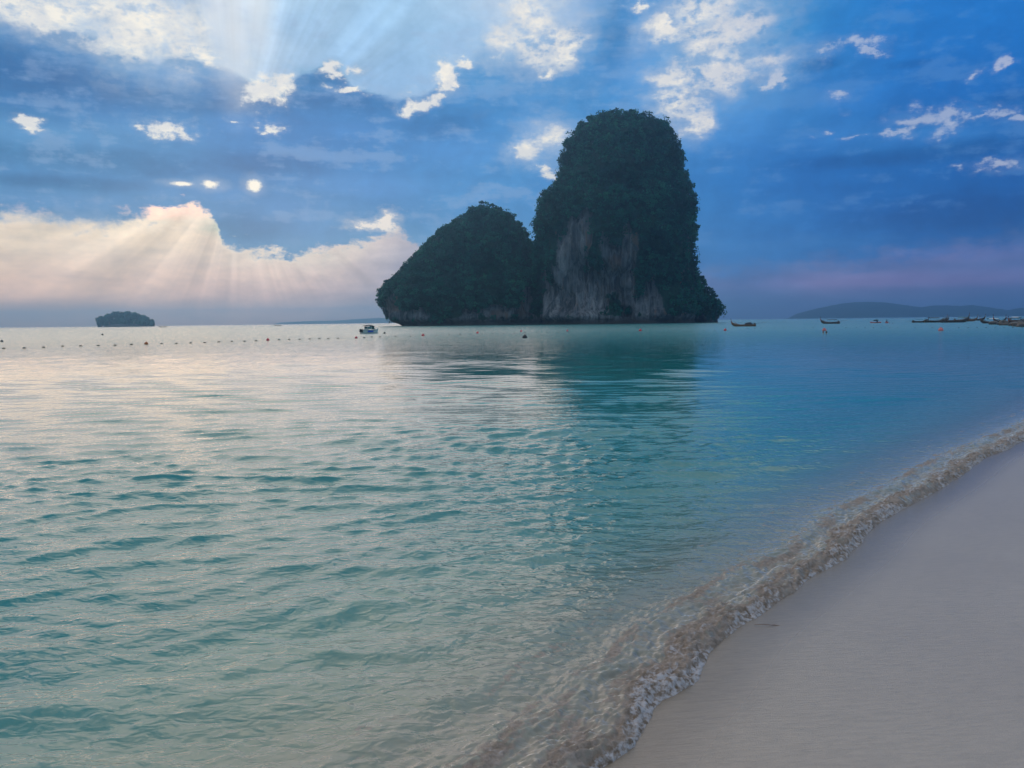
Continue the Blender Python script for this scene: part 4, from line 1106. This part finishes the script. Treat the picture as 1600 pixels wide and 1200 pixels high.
for px, py in FL:
    if flt is None: o = flt = fm.build('float', M_BLACK, None, True)
    else: o = flt.copy(); COL.objects.link(o)
    side = 'left' if px < 640 else 'middle' if px < 1000 else 'right'
    tag(o, {'left': 'small dark float in the line of floats across the water left of the lower islet', 'middle': 'small dark float in the line of floats in front of the two islets', 'right': 'small dark float in the line of floats off the moored boats'}[side], 'float', {'left': 'floats of the swimming line on the left', 'middle': 'floats of the swimming line before the islets', 'right': 'floats of the swimming line on the right'}[side])
    p = ground(px, py); o.location = (p.x, p.y, .03); o.rotation_euler = (0, 0, px * 1.3 % .8 - .4); o.scale = (.48 if side == 'left' else .42,) * 3

# ------------------------------------------------------------------ trees
def tree_proto(name, h, seed, crown_r, leaf, per=60, lobes=9, lean=.15):
    rg = np.random.default_rng(seed)
    r = empty(name, (0, 0, 0))
    a = rg.uniform(0, 6.28); top = Vector((math.cos(a) * lean * h, math.sin(a) * lean * h, h * .68))
    mb = MB().tube([(0, 0, -.6), top * .35 + Vector((.05 * h, 0, 0)), top * .7, top], [h * .035, h * .028, h * .02, h * .01], 7)
    cen = []
    for k in range(lobes):
        d = rg.normal(size=3); d[2] = abs(d[2]) * .6; d /= np.linalg.norm(d)
        c = np.array(top) + d * np.array((1, 1, .7)) * crown_r * rg.uniform(.35, .8)
        cen.append(c)
        if k < 5: mb.tube([top * .55, Vector(c) * .6 + top * .4 * .7, Vector(c)], [h * .014, h * .009, h * .004], 5)
    mb.build('trunk', m_bark, r)
    leaf_mesh('crown', np.array(cen), crown_r * rg.uniform(.34, .55, lobes), per, leaf, r, None, seed + 3, .8)
    return r
protos = [tree_proto('tree', h, s, cr, .42) for h, s, cr in ((6.0, 21, 2.3), (5.0, 22, 1.9), (7.0, 23, 2.2), (4.5, 24, 2.1))]
_used = set()
def plant(p, lab, grp, k, sc, rz):
    src = protos[k % 4]
    if k % 4 in _used: o = copy_tree(src)
    else: o = src; _used.add(k % 4)
    tag(o, lab, 'tree', grp); o.location = p; o.scale = (sc,) * 3; o.rotation_euler = (0, 0, rz)
    return o
def rim_trees(G, D, n, lab, grp, seed, zmin):
    rg = np.random.default_rng(seed)
    nz_, na_ = G.shape[:2]; got = []
    # sample points along the skyline as seen from the beach
    azs = np.arctan2(G[..., 0], G[..., 1]); els = (G[..., 2] - CAM_H) / np.hypot(G[..., 0], G[..., 1])
    lo, hi = azs.min(), azs.max()
    for k in range(n * 4):
        a = rg.uniform(lo, hi); sel = np.abs(azs - a) < (hi - lo) / 160
        if not sel.any(): continue
        i = np.argmax(np.where(sel, els, -9)); p = G.reshape(-1, 3)[i]
        if p[2] < zmin or any(np.linalg.norm(p - q) < 4.0 for q in got): continue
        got.append(p); plant(Vector(p) - Vector((0, 0, .9)), lab, grp, len(got) + seed, rg.uniform(.40, .78), rg.uniform(0, 6.28))
        if len(got) >= n: break
rim_trees(TG, TOWER_D, 24, 'small tree on the skyline of the tall limestone tower', 'trees along the rim of the tall tower', 2, 40)
rim_trees(HG, HUMP_D, 22, 'small tree on the skyline of the lower limestone islet', 'trees along the rim of the lower islet', 9, 12)
for k, (px, py) in enumerate(((848,324),(853,309),(842,342),(845,333),(860,297),(1073,282),(1084,352),(1098,434),(1112,447),(1122,462))):
    GG = np.concatenate([TG.reshape(-1, 3), SG_.reshape(-1, 3)]); q = at_dist(px, py + 5, TOWER_D)
    dpx = np.hypot(GG[:, 0] / GG[:, 1] - q.x / q.y, (GG[:, 2] - CAM_H) / GG[:, 1] - (q.z - CAM_H) / q.y)
    p = Vector(GG[int(np.argmin(dpx))]) - Vector((0, 0, .8))
    plant(p, 'small tree jutting from the side of the tall limestone tower', 'trees on the flanks of the tall tower', k + 1, .8, k * 1.1)

# stalactites under the overhang at the islet's left end
for px, py, l in ((602.5,491,4.6),(605.5,493,3.4),(609,494,2.4),(599.5,486,2.6)):
    p = at_dist(px, py, HUMP_D - 2)
    s_ = MB().tube([(p.x, p.y, p.z + 2), (p.x + .2, p.y, p.z), (p.x, p.y, p.z - l * .6)], [.95, .7, .12], 7).build('stalactite', m_rock, hump, True)

# ------------------------------------------------------------------ the small wooded islet far left
ISD = 1500.0
c0 = at_dist(196, 508.9, ISD)
isl_v, nr2, na2 = [], 10, 48
for i in range(nr2):
    t = i / (nr2 - 1)
    for k in range(na2):
        a = 2 * math.pi * k / na2; rr_ = 1 - .85 * t
        jit = 1 + .12 * math.sin(3 * a + 1) + .06 * math.sin(7 * a)
        isl_v.append((c0.x + 50.5 * rr_ * math.cos(a) * (1 + .03 * math.sin(5 * a)), ISD + 26 * rr_ * math.sin(a) * jit, -1.5 + 7.5 * math.sin(t * math.pi / 2)))
isl = mesh_from('wooded_islet', isl_v, quad_grid(nr2, na2, True), m_rock, True, {'veg': np.full(len(isl_v), .25)})
tag(isl, 'low rocky base of the small wooded islet alone on the left horizon', 'islet')
for k, (px, py, rpx) in enumerate(((163,500.5,8.5),(172,496,8.5),(179.5,493.5,8.5),(190,494.5,9),(200,493.5,9.5),(209,495,9),(219,498.5,8),(227,500,8),(233,503.5,6.5),(183,501,9),(205,501,9),(215,503,7),(172,503,8),(194,502,9),(162,505,7),(184,505,8),(204,505,8),(224,505,7.5),(233,506,5.5),(158.5,507,5),(236,507.5,4))):
    p = at_dist(px, py, ISD); R0 = rpx * ISD / FOC
    t = empty('tree', (p.x, ISD + (k * 7.3 % 22 - 11), 2.0)); hh = p.z - 2.0
    tag(t, 'broad tree in the crown of the small wooded islet on the left horizon', 'tree', 'trees of the small wooded islet')
    MB().tube([(0, 0, -3), (.6, 0, hh * .5), (0, 0, hh)], [1.0, .8, .4], 6).build('trunk', m_bark, t)
    rg = np.random.default_rng(200 + k); d = rg.normal(size=(11, 3)); d /= np.linalg.norm(d, axis=1)[:, None]
    leaf_mesh('crown', d * R0 * .55 * np.array((1, 1, .8)) + np.array((0, 0, hh)), R0 * rg.uniform(.35, .55, 11), 70, 1.7, t, None, 300 + k, .9)

# ------------------------------------------------------------------ far hills
m_hill, gg = material('wooded_hill')
pos = position(gg); n = gg.noise(pos, .012, 6, .65); n2 = gg.noise(pos, .05, 4, .6)
c = gg.mix(gg.linmap(n, .3, .7), (.006, .036, .030), (.014, .062, .045))
finish(m_hill, gg, principled(gg, gg.mix(gg.linmap(n2, .3, .7, 0, .5), c, (.005, .026, .022)), .9, .15, bump(gg, n2, 8.0, .8)))
def ridge(name, prof, D, depth):
    px = np.linspace(prof[0][0], prof[-1][0], 260); py = np.interp(px, [p[0] for p in prof], [p[1] for p in prof])
    top = np.array([at_dist(a, b, D)[:] for a, b in zip(px, py)])
    rows = []
    for j in np.linspace(-1, 1, 25):
        hgt = np.maximum(0, 1 - abs(j) ** 1.5)
        X = top[:, 0] * (1 + j * depth / D); Y = np.full(len(px), D + j * depth)
        nz = fbm(np.stack([X / (depth * .55), Y / (depth * .55), 0 * X], -1) + D, 4)
        Z = np.maximum(top[:, 2], .5) * np.clip(hgt + nz * .28 * (1 - abs(hgt * 2 - 1)) , 0, 1.0) - 2 * (hgt <= .001)
        fine_ = fbm(np.stack([X / 26, Y / 26, 0 * X], -1), 2) * 3.0 * hgt
        rows.append(np.stack([X, Y, Z + fine_ - .4], -1))
    o = mesh_from(name, np.concatenate(rows), quad_grid(25, len(px)), m_hill, True)
    tag(o, kind='structure'); return o
ridge('hills', [(1229,498),(1235,495),(1245,490),(1262,485.5),(1285,480),(1310,475),(1335,472),(1360,471.5),(1385,472.5),(1410,476),(1440,480),(1455,477.5),(1480,477),(1500,478),(1520,476.5),(1545,480),(1575,484.5),(1590,481.5),(1640,478),(1720,480),(1800,486),(1850,494)], 4000, 500)
ridge('mountains', [(425,507),(440,503.6),(480,501.8),(520,501),(545,499.6),(565,498),(590,496.4),(610,497.4),(650,499),(700,501),(760,502.5)], 6200, 500)

# ------------------------------------------------------------------ bits on the sand
tw = MB().tube([(-.16,0,0),(-.05,.012,.006),(.06,.004,.004),(.15,.02,.0)], [.003,.004,.0035,.002], 6).tube([(.04,.004,.004),(.09,.035,.006)], [.0025,.0015], 5).build('twig', M_WOOD2, None)
tag(tw, 'thin dry twig lying on the sand beside the foam edge', 'twig')
p = ground(1200, 975, .03); tw.location = (p.x, p.y, float(beach_z(np.array([p.x]), np.array([p.y]))[0]) + .004); tw.scale = (.55,) * 3; tw.rotation_euler = (0, 0, R(-8))
m_peb, gg = material('shell_grit')
finish(m_peb, gg, principled(gg, gg.mix(gg.noise(gg.new('ShaderNodeTexCoord').outputs['Object'], 9.0, 3, .6), (.05, .04, .03), (.16, .12, .09)), .6, .3))
pv_, pf_ = [], []
rg = np.random.default_rng(55)
for k in range(420):
    s_ = rg.uniform(0.5, 11); t_ = -rg.gamma(2.0, .9) - .05
    x = SH_O[0] + s_ * SH_D[0] + t_ * SH_N[0]; y = SH_O[1] + s_ * SH_D[1] + t_ * SH_N[1]
    if y < 1.5: continue
    z = float(beach_z(np.array([x]), np.array([y]))[0]); r_ = rg.uniform(.0015, .0045)
    o0 = len(pv_); a = rg.uniform(0, 3)
    pv_ += [(x + r_ * math.cos(a), y + r_ * math.sin(a), z), (x - r_ * .6 * math.sin(a), y + r_ * .6 * math.cos(a), z), (x - r_ * math.cos(a), y - r_ * math.sin(a), z), (x + r_ * .6 * math.sin(a), y - r_ * .6 * math.cos(a), z), (x, y, z + r_ * .6)]
    pf_ += [(o0, o0 + 1, o0 + 4), (o0 + 1, o0 + 2, o0 + 4), (o0 + 2, o0 + 3, o0 + 4), (o0 + 3, o0, o0 + 4)]
gr = mesh_from('shell_grit', pv_, pf_, m_peb, False); tag(gr, kind='stuff')
